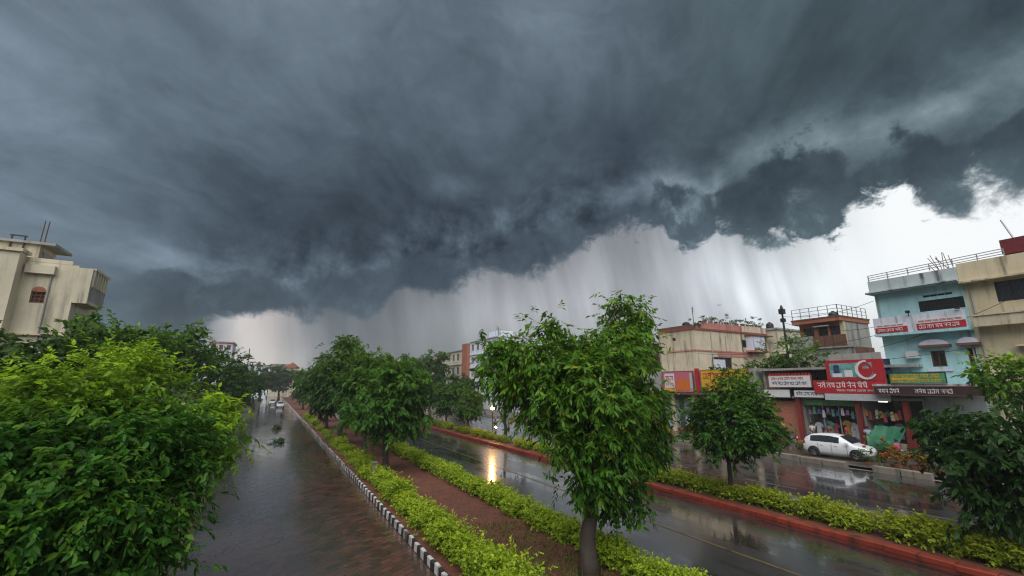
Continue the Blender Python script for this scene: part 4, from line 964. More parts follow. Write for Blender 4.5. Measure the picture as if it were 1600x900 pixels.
def script_marks(m, X, y_left, y_right, z0, z1, seed, words=4, th=.012):
    """rows of hanging letter-like strokes, too blurred in the picture to read; y runs down as the text goes right"""
    rd = random.Random(seed); L = y_left - y_right; hgt = z1 - z0; y = y_left; gap = L / (words * 9); st = hgt * .15
    for wd in range(words):
        wl = (L - gap * (words - 1)) / words * rd.uniform(.85, 1.0)
        m.box(X - th, X, y - wl, y, z1 - st, z1)
        n = max(2, int(wl / (hgt * .62))); cw = wl / n
        for i in range(n):
            a = y - i * cw - cw * .1
            k = rd.randrange(4)
            m.box(X - th, X, a - cw * .8, a - cw * .62, z0, z1 - st)
            if k == 0: m.box(X - th, X, a - cw * .6, a - cw * .1, z0 + hgt * .35, z0 + hgt * .5)
            elif k == 1: m.box(X - th, X, a - cw * .6, a, z0, z0 + st).box(X - th, X, a - cw * .18, a, z0 + st, z0 + hgt * .45)
            elif k == 2: m.box(X - th, X, a - cw * .35, a - cw * .18, z0 + hgt * .2, z1 - st).box(X - th, X, a - cw * .6, a - cw * .36, z0 + hgt * .2, z0 + hgt * .34)
            else: m.box(X - th, X, a - cw * .6, a - cw * .2, z0 + hgt * .55, z0 + hgt * .7).box(X - th, X, a - cw * .22, a - cw * .05, z0 + hgt * .1, z0 + hgt * .54)
            if rd.random() < .3: m.box(X - th, X, a - cw * .7, a - cw * .3, z1 + st * .5, z1 + st * 1.4)
        y -= wl + gap * 1.1
def board(name, label, X, y0, y1, z0, z1, face, frame=M_DARKMETAL, th=.14):
    s = thing(name, label, 'sign', (X, y0, z0))
    part(s, 'panel', face, lambda m: m.box(X, X + th, y0 + .04, y1 - .04, z0 + .04, z1 - .04))
    part(s, 'frame', frame, lambda m: m.box(X - .03, X + th + .02, y0, y1, z0, z0 + .039).box(X - .03, X + th + .02, y0, y1, z1 - .039, z1).box(X - .03, X + th + .02, y0, y0 + .039, z0 + .04, z1 - .04).box(X - .03, X + th + .02, y1 - .039, y1, z0 + .04, z1 - .04))
    return s
XS = 43.0
# red hoarding with swirl
s = board('shop_sign', 'big red shop hoarding with white swirl emblem and lettering above the open shop', XS, 17.0, 22.4, 4.8, 5.95, M_SRED, M_REDTRIM)
part(s, 'lettering', M_SWHITE, lambda m: script_marks(m, XS - .002, 22.1, 18.0, 5.3, 5.72, 4, 5))
part(s, 'lettering', M_SWHITE, lambda m: script_marks(m, XS - .002, 20.6, 17.4, 5.0, 5.14, 8, 4))
part(s, 'upper_panel', M_SRED, lambda m: m.box(XS + .005, XS + .15, 17.0, 21.2, 5.951, 7.6))
part(s, 'picture', M_STEAL, lambda m: m.box(XS - .01, XS + .004, 17.75, 20.9, 6.15, 7.35))
part(s, 'picture_figure', M_SWHITE, lambda m: m.box(XS - .02, XS - .011, 20.0, 20.75, 6.2, 6.5).box(XS - .02, XS - .011, 19.2, 19.8, 6.2, 6.75))
part(s, 'picture_figure', M_SBLUE, lambda m: m.box(XS - .021, XS - .0105, 20.15, 20.6, 6.51, 7.2))
def disc(m, X, yc, zc, r, r2, a0, a1, th=.012, n=28):
    P = [(X, yc + math.cos(a0 + (a1 - a0) * i / n) * r, zc + math.sin(a0 + (a1 - a0) * i / n) * r) for i in range(n + 1)]
    if r2: P += [(X, yc + math.cos(a1 + (a0 - a1) * i / n) * r2 - .1 * math.sin(math.pi * i / n), zc + math.sin(a1 + (a0 - a1) * i / n) * r2) for i in range(n + 1)]
    m.prism(P, (th, 0, 0))
part(s, 'emblem', M_SRED, lambda m: disc(m, XS - .035, 18.35, 6.75, .62, 0, 0, 2 * math.pi * .999))
part(s, 'emblem', M_SWHITE, lambda m: disc(m, XS - .05, 18.2, 6.75, .78, .64, -2.6, 1.7))
part(s, 'emblem', M_STEAL, lambda m: disc(m, XS - .052, 18.2, 6.85, .24, 0, 0, math.pi))
part(s, 'top_board', M_GREYW, lambda m: m.box(XS + .3, XS + .5, 17.2, 21.0, 7.2, 8.15))
part(s, 'pale_strip', M_SPALE, lambda m: m.box(XS - .05, XS + .1, 16.9, 21.6, 4.25, 4.79))
# white sign
s = board('shop_sign', 'white shop sign with small rows of lettering under a red top edge', XS, 22.55, 26.5, 5.3, 6.45, M_SWHITE, M_REDTRIM)
part(s, 'top_edge', M_SRED, lambda m: [m.box(XS - .02, XS + .1, 22.6 + i * .3, 22.75 + i * .3, 6.451, 6.62) for i in range(13)])
part(s, 'lettering', M_SRED, lambda m: script_marks(m, XS - .002, 26.2, 22.9, 6.0, 6.22, 14, 5))
part(s, 'lettering', M_SBLUE, lambda m: script_marks(m, XS - .002, 26.2, 22.9, 5.55, 5.82, 15, 6))
s = board('shop_sign', 'plain white fascia board under the lettered white sign', XS + .1, 24.6, 27.2, 4.35, 5.15, M_SWHITE)
s = board('shop_sign', 'small white fascia with dark lettering beside the red hoarding', XS + .1, 21.7, 24.3, 4.4, 5.1, M_SWHITE, M_DARKMETAL)
part(s, 'lettering', M_SBLUE, lambda m: script_marks(m, XS + .098, 24.1, 22.2, 4.6, 4.9, 23, 3))
# signs below the striped house
s = board('shop_sign', 'pink and orange shop banner below the striped house, left of the yellow sign', XS, 35.4, 39.9, 4.7, 7.15, M_SPINK, M_REDTRIM)
part(s, 'banner_panel', M_SORANGE, lambda m: m.box(XS - .012, XS - .001, 35.9, 37.8, 4.9, 6.2))
part(s, 'banner_panel', M_SWHITE, lambda m: m.box(XS - .014, XS - .001, 38.1, 39.6, 5.2, 6.9))
part(s, 'banner_panel', M_SYEL, lambda m: m.box(XS - .013, XS - .001, 38.0, 39.8, 4.78, 5.15))
part(s, 'banner_panel', M_SPALE, lambda m: m.box(XS - .012, XS - .001, 35.5, 35.85, 4.9, 6.9))
part(s, 'lettering', M_SRED, lambda m: script_marks(m, XS - .016, 39.5, 38.2, 6.1, 6.6, 33, 2))
part(s, 'lettering', M_SRED, lambda m: script_marks(m, XS - .016, 39.5, 38.2, 5.4, 5.8, 34, 2))
part(s, 'end_post', M_SRED, lambda m: m.box(XS - .1, XS + .2, 34.6, 35.0, 4.5, 7.4))
s = board('shop_sign', 'yellow shop sign behind the compact median tree', XS, 28.6, 34.3, 4.9, 7.2, M_SYEL, M_REDTRIM)
part(s, 'lettering', M_SRED, lambda m: script_marks(m, XS - .002, 34.0, 30.2, 6.2, 6.8, 41, 3))
part(s, 'lettering', M_SORANGE, lambda m: script_marks(m, XS - .002, 34.0, 30.2, 5.2, 5.7, 42, 4))
# banners on the turquoise house
def banner(label, X, y0, y1, z0, z1, seed, w1):
    s = thing('balcony_banner', label, 'banner', (X, y0, z0)); zm = z0 + (z1 - z0) * .62
    part(s, 'cloth', M_SRED, lambda m: m.box(X, X + .03, y0, y1, z0, zm)); part(s, 'cloth', M_SWHITE, lambda m: m.box(X, X + .03, y0, y1, zm + .002, z1))
    part(s, 'lettering', M_SWHITE, lambda m: script_marks(m, X - .002, y1 - .12, y0 + .12, z0 + .1, zm - .12, seed, w1))
    part(s, 'lettering', M_SRED, lambda m: script_marks(m, X - .002, y1 - .12, y0 + .12, zm + .08, z1 - .1, seed + 1, w1 + 1)); return s
banner('long red and white banner on the turquoise house balcony', 44.0, 11.95, 14.75, 9.7, 10.5, 51, 5)
banner('short red and white banner at the left end of the turquoise balcony', 44.0, 15.35, 17.45, 9.7, 10.4, 53, 3)
s = board('shop_sign', 'green and yellow lettered banner above the dark canopy sign', 42.5, 13.2, 16.55, 5.62, 6.45, M_SGREEN, M_DARKMETAL, .06)
part(s, 'lettering', M_SYEL, lambda m: script_marks(m, 42.498, 16.4, 13.4, 6.05, 6.3, 61, 5)); part(s, 'lettering', M_SYEL, lambda m: script_marks(m, 42.498, 16.4, 13.4, 5.72, 5.92, 62, 4))
part(s, 'patch', M_SYEL, lambda m: m.box(42.485, 42.499, 14.9, 16.45, 5.93, 6.04))
s = board('shop_sign', 'long dark maroon canopy sign with white lettering under the turquoise house', 42.45, 11.3, 17.7, 4.75, 5.42, M_SDARK, M_REDTRIM)
part(s, 'lettering', M_SWHITE, lambda m: script_marks(m, 42.448, 17.4, 15.9, 4.92, 5.22, 63, 2)); part(s, 'lettering', M_SWHITE, lambda m: script_marks(m, 42.448, 15.1, 12.9, 4.92, 5.2, 64, 3))
s = board('hoarding', 'dark blue picture hoarding on poles between red hoarding and turquoise house', 43.6, 16.75, 18.1, 6.35, 7.6, M_SBLUE, M_DARKMETAL, .05)
part(s, 'figure', M_SWHITE, lambda m: m.box(43.585, 43.599, 17.65, 17.85, 6.5, 7.1)); part(s, 'figure', M_SPINK, lambda m: m.box(43.585, 43.599, 17.1, 17.45, 6.6, 7.2))
for i in range(4): part(s, 'pole', M_WOOD, lambda m: m.bar((43.8, 16.8 + i * .42, 5.4), (43.8, 16.95 + i * .36, 7.3), .06))
part(s, 'pole', M_WOOD, lambda m: m.bar((43.72, 16.6, 6.0), (43.72, 18.2, 5.7), .06))
t = thing('satellite_dish', 'round dish aerial on the turquoise wall beside the picture hoarding', 'dish', (44.9, 16.35, 6.9))
part(t, 'dish', M_SPALE, lambda m: m.lathe((44.55, 16.35, 6.8), [(.05, 0), (.28, .06), (.42, .2), (.40, .21), (.26, .09), (.03, .03)], 16)); part(t, 'arm', M_METAL, lambda m: m.bar((44.99, 16.35, 6.75), (44.5, 16.35, 6.85), .05))

# shop block: pillars, bays, interior
h = thing('shop_row', 'row of open shop bays with red pillars under the sign boards', 'shop', (44, 15.5, .16))
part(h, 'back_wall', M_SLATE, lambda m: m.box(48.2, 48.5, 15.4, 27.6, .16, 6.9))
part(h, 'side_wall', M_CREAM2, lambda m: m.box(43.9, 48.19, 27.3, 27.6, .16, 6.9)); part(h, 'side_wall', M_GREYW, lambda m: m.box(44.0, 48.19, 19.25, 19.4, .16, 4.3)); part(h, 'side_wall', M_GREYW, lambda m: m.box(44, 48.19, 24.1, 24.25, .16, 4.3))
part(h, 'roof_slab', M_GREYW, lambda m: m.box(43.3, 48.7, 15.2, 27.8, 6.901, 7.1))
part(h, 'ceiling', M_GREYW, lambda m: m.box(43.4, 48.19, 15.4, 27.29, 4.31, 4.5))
part(h, 'lintel', M_SGREEN, lambda m: m.box(43.75, 43.95, 19.7, 23.9, 3.75, 4.2))
for y in (24.2, 19.4, 16.2): part(h, 'pillar', M_PILLAR, lambda m: m.box(43.3, 43.7, y - .17, y + .17, .16, 4.3).box(43.24, 43.77, y - .23, y + .23, .601, .8))
part(h, 'shutter', M_SHUT_P, lambda m: [m.box(43.85, 43.9 + .02 * (i % 2), 24.6, 27.0, .3 + i * .12, .3 + i * .12 + .115) for i in range(31)])
part(h, 'door_frame', M_RAIL, lambda m: [m.bar((44.3, y, .2), (44.3, y, 3.8), .08) for y in (20.0, 21.3, 22.6, 23.8)] and m.bar((44.3, 19.8, 3.0), (44.3, 23.9, 3.0), .07))
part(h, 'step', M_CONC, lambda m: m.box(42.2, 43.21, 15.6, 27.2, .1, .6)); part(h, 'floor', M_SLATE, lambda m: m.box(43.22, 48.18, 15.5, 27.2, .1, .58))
part(h, 'counter', M_SPALE, lambda m: m.box(45.4, 46.0, 19.9, 22.0, .2, 1.2)); part(h, 'shelf', M_WOOD, lambda m: [m.box(47.6, 48.19, 15.6, 24, .9 + i * .8, .95 + i * .8) for i in range(4)])
rd = random.Random(12)
gc = [C_('cloth_%d' % i, c, .7) for i, c in enumerate([(.5, .5, .52), (.32, .05, .08), (.06, .09, .25), (.42, .22, .05), (.08, .25, .2), (.5, .42, .3), (.3, .12, .3), (.02, .02, .03)])]
for i in range(26):                                     # stock on the shelves and garments on hangers belong to the shop
    y = rd.uniform(15.7, 23.8); z = rd.choice((.95, 1.75, 2.55, 3.35)) + .01
    part(h, 'stock', gc[i % 8], lambda m: m.box(47.65, 48.1, y, y + rd.uniform(.2, .5), z, z + rd.uniform(.2, .5)))
for i, y in enumerate((20.2, 20.6, 21.0, 22.0, 22.35, 22.75, 23.3, 16.7, 17.3, 17.9, 18.5)):
    z = 2.2 + .15 * (i % 3)
    part(h, 'garment', gc[(0, 0, 3, 1, 4, 2, 0, 5, 6, 0, 4)[i]], lambda m: m.prism([(44.6 + .1 * (i % 2), y + a, z + b) for a, b in ((-.22, -1.2), (.22, -1.2), (.18, -.35), (.34, -.45), (.34, -.2), (.12, 0), (-.12, 0), (-.34, -.2), (-.34, -.45), (-.18, -.35))], (.1, 0, 0)))
for i in range(22):                                     # wares hung along the front edge of the bays
    y = (19.75 + i * .19) if i < 22 and i % 2 == 0 else 16.5 + i * .125; z = 3.55 - .12 * (i % 3)
    part(h, 'hanging_ware', gc[(i * 5 + 2) % 8], lambda m: m.prism([(43.95, y - .09, z), (43.95, y + .09, z), (43.95, y + .13, z - .42 - .1 * (i % 4)), (43.95, y - .13, z - .42 - .1 * (i % 4))], (.05, 0, 0)))
for i, (y, z, c) in enumerate(((16.6, .6, 5), (17.2, .6, 3), (17.8, .6, 0), (17.5, 1.1, 1), (25.0, .6, 6), (26.3, .6, 2), (23.4, .6, 4))):
    part(h, 'crate', gc[c], lambda m: m.box(43.3, 43.8, y, y + .5, z, z + .45))
part(h, 'tube_lamp', M_TUBE, lambda m: m.tube([(43.9, 18.1, 4.2), (43.9, 17.5, 4.2)], [.03, .03], 6)); part(h, 'tube_lamp', M_TUBE, lambda m: m.tube([(45.6, 22.9, 4.2), (45.6, 21.9, 4.2)], [.03, .03], 6))
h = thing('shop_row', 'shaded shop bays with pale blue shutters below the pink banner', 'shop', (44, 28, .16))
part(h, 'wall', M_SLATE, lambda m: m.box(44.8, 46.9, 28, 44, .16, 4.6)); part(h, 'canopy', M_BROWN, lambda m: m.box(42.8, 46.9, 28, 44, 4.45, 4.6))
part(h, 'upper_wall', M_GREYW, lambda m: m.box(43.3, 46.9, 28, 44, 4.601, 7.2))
for y in (36.2, 39.2, 33, 30): part(h, 'shutter', M_SHUT_B, lambda m: [m.box(44.6 + .02 * (i % 2), 44.79, y, y + 2.1, .4 + i * .14, .4 + i * .14 + .135) for i in range(24)])
for y in (28.4, 32.5, 35.6, 38.7, 42): part(h, 'pillar', M_CREAM2, lambda m: m.box(43.2, 43.6, y, y + .4, .16, 4.449))

# ================================================================== VEHICLES
M_CARW = C_('white_car_paint', (.66, .68, .72), .18, var=.03, spec=.7); M_CARS = C_('silver_car_paint', (.4, .42, .44), .2, var=.03, spec=.7)
M_TRUCK = C_('tan_truck_paint', (.28, .17, .09), .35, var=.1); M_TYRE = C_('tyre_rubber', (.015, .015, .015), .8); M_RIM = C_('alloy_rim', (.45, .46, .48), .3, metal=.8)
M_TAIL = C_('tail_lamp', (.45, .02, .02), .2); M_HEADL = emit('lit_headlamp', (1.0, .58, .24), 40.0); M_HEADM = emit('bike_headlamp', (1.0, .64, .32), 30.0); M_LENS = C_('lamp_lens', (.6, .62, .65), .1)
M_PLATE = C_('number_plate', (.6, .58, .5), .4)
def hatchback(label, paint, loc, rz, group=None):
    """local +x is forward"""
    r = thing('parked_car', label, 'car', loc, rz, group)
    ST = [(-2.02, .42, .74, .78, .62, .5), (-1.98, .3, .86, .98, .76, .55), (-1.82, .24, .93, 1.24, .82, .55), (-1.45, .2, .95, 1.43, .85, .56), (-.9, .18, .95, 1.5, .86, .58), (-.2, .17, .94, 1.52, .86, .6), (.35, .17, .92, 1.44, .86, .6),
          (.95, .18, .90, 1.08, .86, .66), (1.2, .19, .89, .95, .85, .7), (1.65, .22, .82, .85, .82, .66), (1.95, .26, .68, .7, .74, .58), (2.06, .36, .56, .58, .62, .5)]
    m = MB(); rings = []
    for x, zb, zl, zt, w, wt in ST:
        wt = min(wt, w); cs = [(0, zb), (w * .88, zb), (w * .98, zb + (zl - zb) * .3), (w, zb + (zl - zb) * .62), (w * .97, zl), (wt + (w * .97 - wt) * .12, zl + (zt - zl) * .88), (wt * .8, zt), (0, zt + .012)]
        rings.append([(x, y, z) for y, z in cs] + [(x, -y, z) for y, z in cs[-2:0:-1]])
    n = len(rings[0]); vs = [v for q in rings for v in q]
    fs = [(i * n + k, i * n + (k + 1) % n, (i + 1) * n + (k + 1) % n, (i + 1) * n + k) for i in range(len(rings) - 1) for k in range(n)] + [tuple(range(n))[::-1], tuple((len(rings) - 1) * n + k for k in range(n))]
    m.add(vs, fs); bo = m.build('body', paint, r, True)
    def gl(name, i0, i1, lo, hi, s, mat=M_GLASS):
        q = MB(); P = []
        for i in range(i0, i1 + 1):
            a, b = Vector(rings[i][4]), Vector(rings[i][5]); P.append((a.lerp(b, lo), a.lerp(b, hi)))
        out = Vector((0, .012, .004)); fl = lambda v: Vector((v.x, v.y * s, v.z))
        for (a, b), (c, d) in zip(P, P[1:]): q.prism([fl(a + out), fl(c + out), fl(d + out), fl(b + out)], (0, -.004 * s, 0))
        return q.build(name, mat, r)
    for s in (1, -1):
        gl('side_window', 3, 4, .12, .92, s); gl('side_window', 4, 5, .12, .92, s); gl('side_window', 5, 6, .12, .9, s)
        d = MB()
        for x in (-.95, -.12, .8): d.box(x - .006, x + .006, s * .858, s * .872, .3, .93)
        d.build('door_seam', M_DARK, r)
        for x in (-.8, .05): MB().box(x, x + .2, s * .85, s * .885, .8, .835).build('door_handle', paint, r)
        MB().box(.75, .95, s * .88, s * 1.02, .92, 1.05).build('mirror', paint, r)
        MB().prism([(-2.03, s * .48, .8), (-2.0, s * .76, .8), (-1.75, s * .84, .86), (-1.8, s * .83, 1.0), (-1.96, s * .74, 1.02), (-2.0, s * .5, .95)], (-.02, s * .012, .004)).build('tail_lamp', M_TAIL, r)
        MB().prism([(2.05, s * .35, .56), (1.93, s * .74, .6), (1.6, s * .83, .76), (1.7, s * .8, .8), (1.97, s * .6, .7)], (.012, s * .01, .012)).build('headlamp', M_LENS, r)
        for x in (-1.27, 1.28):
            w = thing('wheel', None, None); w.parent = r; w.location = (x, s * .76, .31)
            q = MB(); prof = [(.19, -.1), (.28, -.105), (.31, -.07), (.31, .07), (.28, .105), (.19, .1)]; seg = 20
            q.add([(math.cos(2 * math.pi * k / seg) * a, b, math.sin(2 * math.pi * k / seg) * a) for a, b in prof for k in range(seg)],
                  [(i * seg + k, i * seg + (k + 1) % seg, (i + 1) % 6 * seg + (k + 1) % seg, (i + 1) % 6 * seg + k) for i in range(6) for k in range(seg)])
            q.build('tyre', M_TYRE, w, True)
            q = MB()
            q.add([(0, s * .05, 0)] + [(math.cos(2 * math.pi * k / 20) * .2, s * .06, math.sin(2 * math.pi * k / 20) * .2) for k in range(20)], [(0, k + 1, (k + 1) % 20 + 1) for k in range(20)])
            for k in range(5): a = k * 2 * math.pi / 5; q.bar((math.cos(a) * .03, s * .085, math.sin(a) * .03), (math.cos(a) * .2, s * .09, math.sin(a) * .2), .05, .03)
            q.build('rim', M_RIM, w)
            q = MB(); q.prism([(x + math.cos(t * math.pi / 12) * .385, s * .868, .31 + math.sin(t * math.pi / 12) * .385) for t in range(-1, 14)], (0, s * .004, 0)); q.build('wheel_arch', M_DARK, r)
            w.location = (x, s * .80, .31)
    a = [Vector(rings[6][5]), Vector(rings[7][5])]
    MB().prism([(.4, .52, 1.43), (.4, -.52, 1.43), (1.08, -.62, 1.03), (1.08, .62, 1.03)], (.03, 0, .02)).build('windscreen', M_GLASS, r)
    MB().prism([(-1.86, .5, 1.2), (-1.86, -.5, 1.2), (-1.5, -.48, 1.42), (-1.5, .48, 1.42)], (-.02, 0, .02)).build('rear_window', M_GLASS, r)
    MB().box(-2.05, -2.0, -.25, .25, .62, .74).build('number_plate', M_PLATE, r)
    MB().prism([(-2.08, .6, .3), (-2.08, -.6, .3), (-2.08, -.6, .4), (-2.08, .6, .4)], (.1, 0, 0)).build('bumper_insert', M_DARK, r)
    return r
hatchback('white hatchback car parked before the open shop', M_CARW, (38.3, 18.85, .19), R(-90 + 6)).scale = (1.06, 1.06, 1.12)
hatchback('silver car parked at the far end of the service road, nearer one', M_CARS, (2.6, 128, .0), R(-90))
hatchback('silver car parked at the far end of the service road, farther one', M_CARS, (1.0, 150, .0), R(-96))

# lit lamp post on the median
r = thing('lamp_post', 'short lamp post with a glaring warm lit lamp on the median beside the slender tree', 'lamp post', (20.9, 43.0, .12))
MB().tube([(0, 0, 0), (0, 0, 1.2), (0, 0, 2.85)], [.06, .045, .04], 8).build('post', M_DARKMETAL, r); MB().lathe((0, 0, 3.12), [(.16, 0), (.1, .08), (.03, .12)], 10).build('cap', M_DARKMETAL, r)
MB().lathe((0, 0, 2.86), [(.08, 0), (.17, .07), (.18, .2), (.1, .255)], 12).build('lamp', M_HEADL, r)
ld = bpy.data.lights.new('lamp_light', 'POINT'); ld.energy = 150; ld.color = (1, .5, .16); ld.shadow_soft_size = .12
lo = bpy.data.objects.new('lamp_light', ld); COL.objects.link(lo); lo.parent = r; lo.location = (0, 0, 3.42)

def motorbike(label, loc, rz, paint, group=None):
    r = thing('motorbike', label, 'motorbike', loc, rz, group)
    for x in (-.62, .66):
        q = MB(); seg = 16
        for a, w_ in ((.3, .05),): q.add([(x + math.cos(2 * math.pi * k / seg) * rr, yy, .3 + math.sin(2 * math.pi * k / seg) * rr) for rr, yy in ((.22, -w_), (.3, -w_), (.3, w_), (.22, w_)) for k in range(seg)],
              [(i * seg + k, i * seg + (k + 1) % seg, (i + 1) % 4 * seg + (k + 1) % seg, (i + 1) % 4 * seg + k) for i in range(4) for k in range(seg)])
        w = q.build('wheel', M_TYRE, r)
        q = MB(); [q.bar((x, 0, .3), (x + math.cos(k * 1.05) * .23, 0, .3 + math.sin(k * 1.05) * .23), .025) for k in range(6)]; q.build('rim', M_RIM, w)
    MB().tube([(-.1, 0, .8), (.15, 0, .92), (.42, 0, .86)], [.1, .15, .1], 8).build('fuel_tank', paint, r, True); MB().tube([(-.75, 0, .84), (-.4, 0, .8), (-.08, 0, .8)], [.08, .12, .1], 8).build('seat', M_TYRE, r, True)
    MB().box(-.25, .25, -.12, .12, .3, .7).build('engine', M_METAL, r); MB().bar((.66, 0, .3), (.45, 0, 1.0), .07).bar((-.62, 0, .3), (-.1, 0, .5), .07).bar((.45, 0, .9), (-.1, 0, .7), .06).build('frame', M_DARKMETAL, r)
    MB().bar((.45, -.33, 1.05), (.45, .33, 1.05), .04).build('handlebar', M_DARKMETAL, r); MB().tube([(.52, 0, .95), (.62, 0, .95)], [.06, .1], 10).build('headlamp', M_LENS, r)
    MB().tube([(-.9, .14, .35), (-.2, .14, .3)], [.05, .04], 6).build('exhaust', M_RIM, r); return r
mk_ = motorbike('oncoming motorbike with its headlamp lit on the far carriageway beyond the hedge', (22.75, 46.0, 0), R(-112), M_SDARK)
MB().tube([(.621, 0, .95), (.66, 0, .95)], [.1, .1], 12).build('headlamp_lens', M_HEADM, mk_)
motorbike('dark motorbike parked by the red pillar left of the white car', (39.6, 23.2, .2), R(-60), M_SDARK)
motorbike('maroon motorbike leaning at the kerb behind the white car', (38.2, 24.6, .2), R(-75), M_TANK)
motorbike('parked motorbike at the far end of the service road, left of the silver car', (-.4, 126, 0), R(-80), M_TANK)
motorbike('second parked motorbike at the far end of the service road', (.3, 131, 0), R(-100), M_SDARK)
motorbike('black motorbike parked right of the white car among the flower pots', (40.8, 14.4, .2), R(-110), M_SDARK)

# ================================================================== PEOPLE
SKIN = C_('skin', (.20, .10, .06), .6, var=.08); HAIR = C_('hair', (.012, .01, .009), .5)
def skinmesh(name, joints, edges, mat, parent, root=0, sub=1):
    me = bpy.data.meshes.new(name); me.from_pydata([j[:3] for j in joints], edges, []); o = bpy.data.objects.new(name, me); COL.objects.link(o)
    o.modifiers.new('s', 'SKIN'); sv_ = me.skin_vertices[0].data
    for i, j in enumerate(joints): sv_[i].radius = (j[3], j[4] if len(j) > 4 else j[3]); sv_[i].use_root = (i == root)
    sb = o.modifiers.new('b', 'SUBSURF'); sb.levels = sub; sb.render_levels = sub
    dg = bpy.context.evaluated_depsgraph_get(); nm = bpy.data.meshes.new_from_object(o.evaluated_get(dg)); bpy.data.objects.remove(o)
    nm.materials.clear(); nm.materials.append(mat); nm.polygons.foreach_set('use_smooth', [True] * len(nm.polygons)); nm.name = name
    return link(name, nm, parent)
def person(label, loc, rz, shirt, trousers, H=1.66, step=.12, arm=.15, bend=0.0, elbow=.2, group=None):
    """front is +x"""
    r = thing('person', label, 'person', loc, rz, group); k = H / 1.7; b = bend
    T = lambda x, y, z, *q: ((x + b * max(0, z - .9)) * k, y * k, z * k, *[a * k for a in q])
    J = [T(0, 0, .95, .14, .11), T(0, 0, 1.15, .13, .1), T(0, 0, 1.38, .16, .11), T(0, 0, 1.46, .06), T(.01, 0, 1.54, .075, .07), T(.02, 0, 1.65, .078, .09)]
    E_ = [(0, 1), (1, 2), (2, 3), (3, 4), (4, 5)]
    for s in (1, -1):
        i = len(J); f = step * s
        J += [T(0, s * .09, .88, .085), T(f * .5 + .02, s * .1, .5, .06), T(f, s * .1, .09, .042), T(f + .12, s * .11, .04, .035)]; E_ += [(0, i), (i, i + 1), (i + 1, i + 2), (i + 2, i + 3)]
        i = len(J); a = -arm * s
        J += [T(0, s * .19, 1.38, .055), T(a * .5, s * .24, 1.12, .042), T(a + elbow, s * .23, .92, .034), T(a + elbow + .05, s * .22, .83, .03, .016)]; E_ += [(2, i), (i, i + 1), (i + 1, i + 2), (i + 2, i + 3)]
        w = len(J) - 1
        for q in range(4): J.append(T(a + elbow + .06 + .012 * q, s * (.235 - .02 * q), .75 + .01 * abs(q - 1.5), .008)); E_.append((w, len(J) - 1))
        J.append(T(a + elbow + .1, s * .2, .8, .009)); E_.append((w, len(J) - 1))
    body = skinmesh('body', J, E_, SKIN, r)
    g = .022
    S = [T(0, 0, .9, .15 + g, .12 + g), T(0, 0, 1.15, .14 + g, .11 + g), T(0, 0, 1.38, .165 + g, .115 + g), T(0, 0, 1.43, .09, .08)]; SE = [(0, 1), (1, 2), (2, 3)]
    for s in (1, -1):
        a = -arm * s; i = len(S); S += [T(0, s * .19, 1.38, .055 + g), T(a * .5, s * .24, 1.14, .05 + g)]; SE += [(2, i), (i, i + 1)]
    skinmesh('shirt', S, SE, shirt, r)
    P = [T(0, 0, .96, .145 + g, .115 + g)]; PE = []
    for s in (1, -1):
        f = step * s; i = len(P); P += [T(0, s * .09, .86, .09 + g), T(f * .5 + .02, s * .1, .5, .065 + g), T(f, s * .1, .1, .05 + g)]; PE += [(0, i), (i, i + 1), (i + 1, i + 2)]
    skinmesh('trousers', P, PE, trousers, r)
    c = T(0, 0, 1.66); MB().lathe((c[0], 0, c[2] - .02), [(.098 * k, -.06 * k), (.106 * k, .0), (.1 * k, .06 * k), (.07 * k, .1 * k), (.02 * k, .118 * k)], 10).build('hair', HAIR, r, True)
    return r
CL = {n: C_('wear_' + n, c, .75) for n, c in dict(white=(.6, .6, .6), black=(.02, .02, .025), red=(.4, .03, .04), pink=(.5, .08, .2), lime=(.3, .5, .05), blue=(.05, .09, .25), grey=(.2, .2, .22), brown=(.15, .08, .05), sky=(.3, .42, .5), orange=(.5, .2, .05)).items()}
person('person in grey top and black trousers walking along the wet service road', (2.1, 82.9, 0), R(95), CL['grey'], CL['black'], 1.7, .2)
for a in [('person in white shirt standing just inside the open shop', (42.7, 22.9, .6), 2.9, 'white', 'grey'), ('person in red top standing behind the white car', (42.6, 20.2, .6), 2.0, 'red', 'black'),
          ('person in pale blue shirt by the second red pillar', (42.7, 18.7, .6), 3.4, 'sky', 'blue'), ('person in lime shirt bending at the green stall', (41.9, 18.3, .17), 2.6, 'lime', 'black'),
          ('person in pink top among the flower pots right of the car', (38.6, 15.3, .17), 1.2, 'pink', 'brown'), ('person in brown shirt standing in the open shop doorway', (42.8, 21.6, .6), 3.0, 'brown', 'black'),
          ('person in dark clothes by the parked motorbikes', (40.8, 24.0, .17), .6, 'black', 'blue'), ('person in orange shirt in front of the shutter bay', (42.7, 25.4, .6), -1.4, 'orange', 'grey'),
          ('person in white shirt near the third red pillar', (42.6, 16.9, .6), 2.4, 'white', 'black')]:
    person(a[0], a[1], a[2], CL[a[3]], CL[a[4]], 1.66, .08, .1, .45 if 'bending' in a[0] else 0)
person('rider in dark jacket leaning forward on the oncoming motorbike', (22.85, 46.25, .22), R(-112), CL['black'], CL['blue'], 1.5, .1, .05, .35, .3)

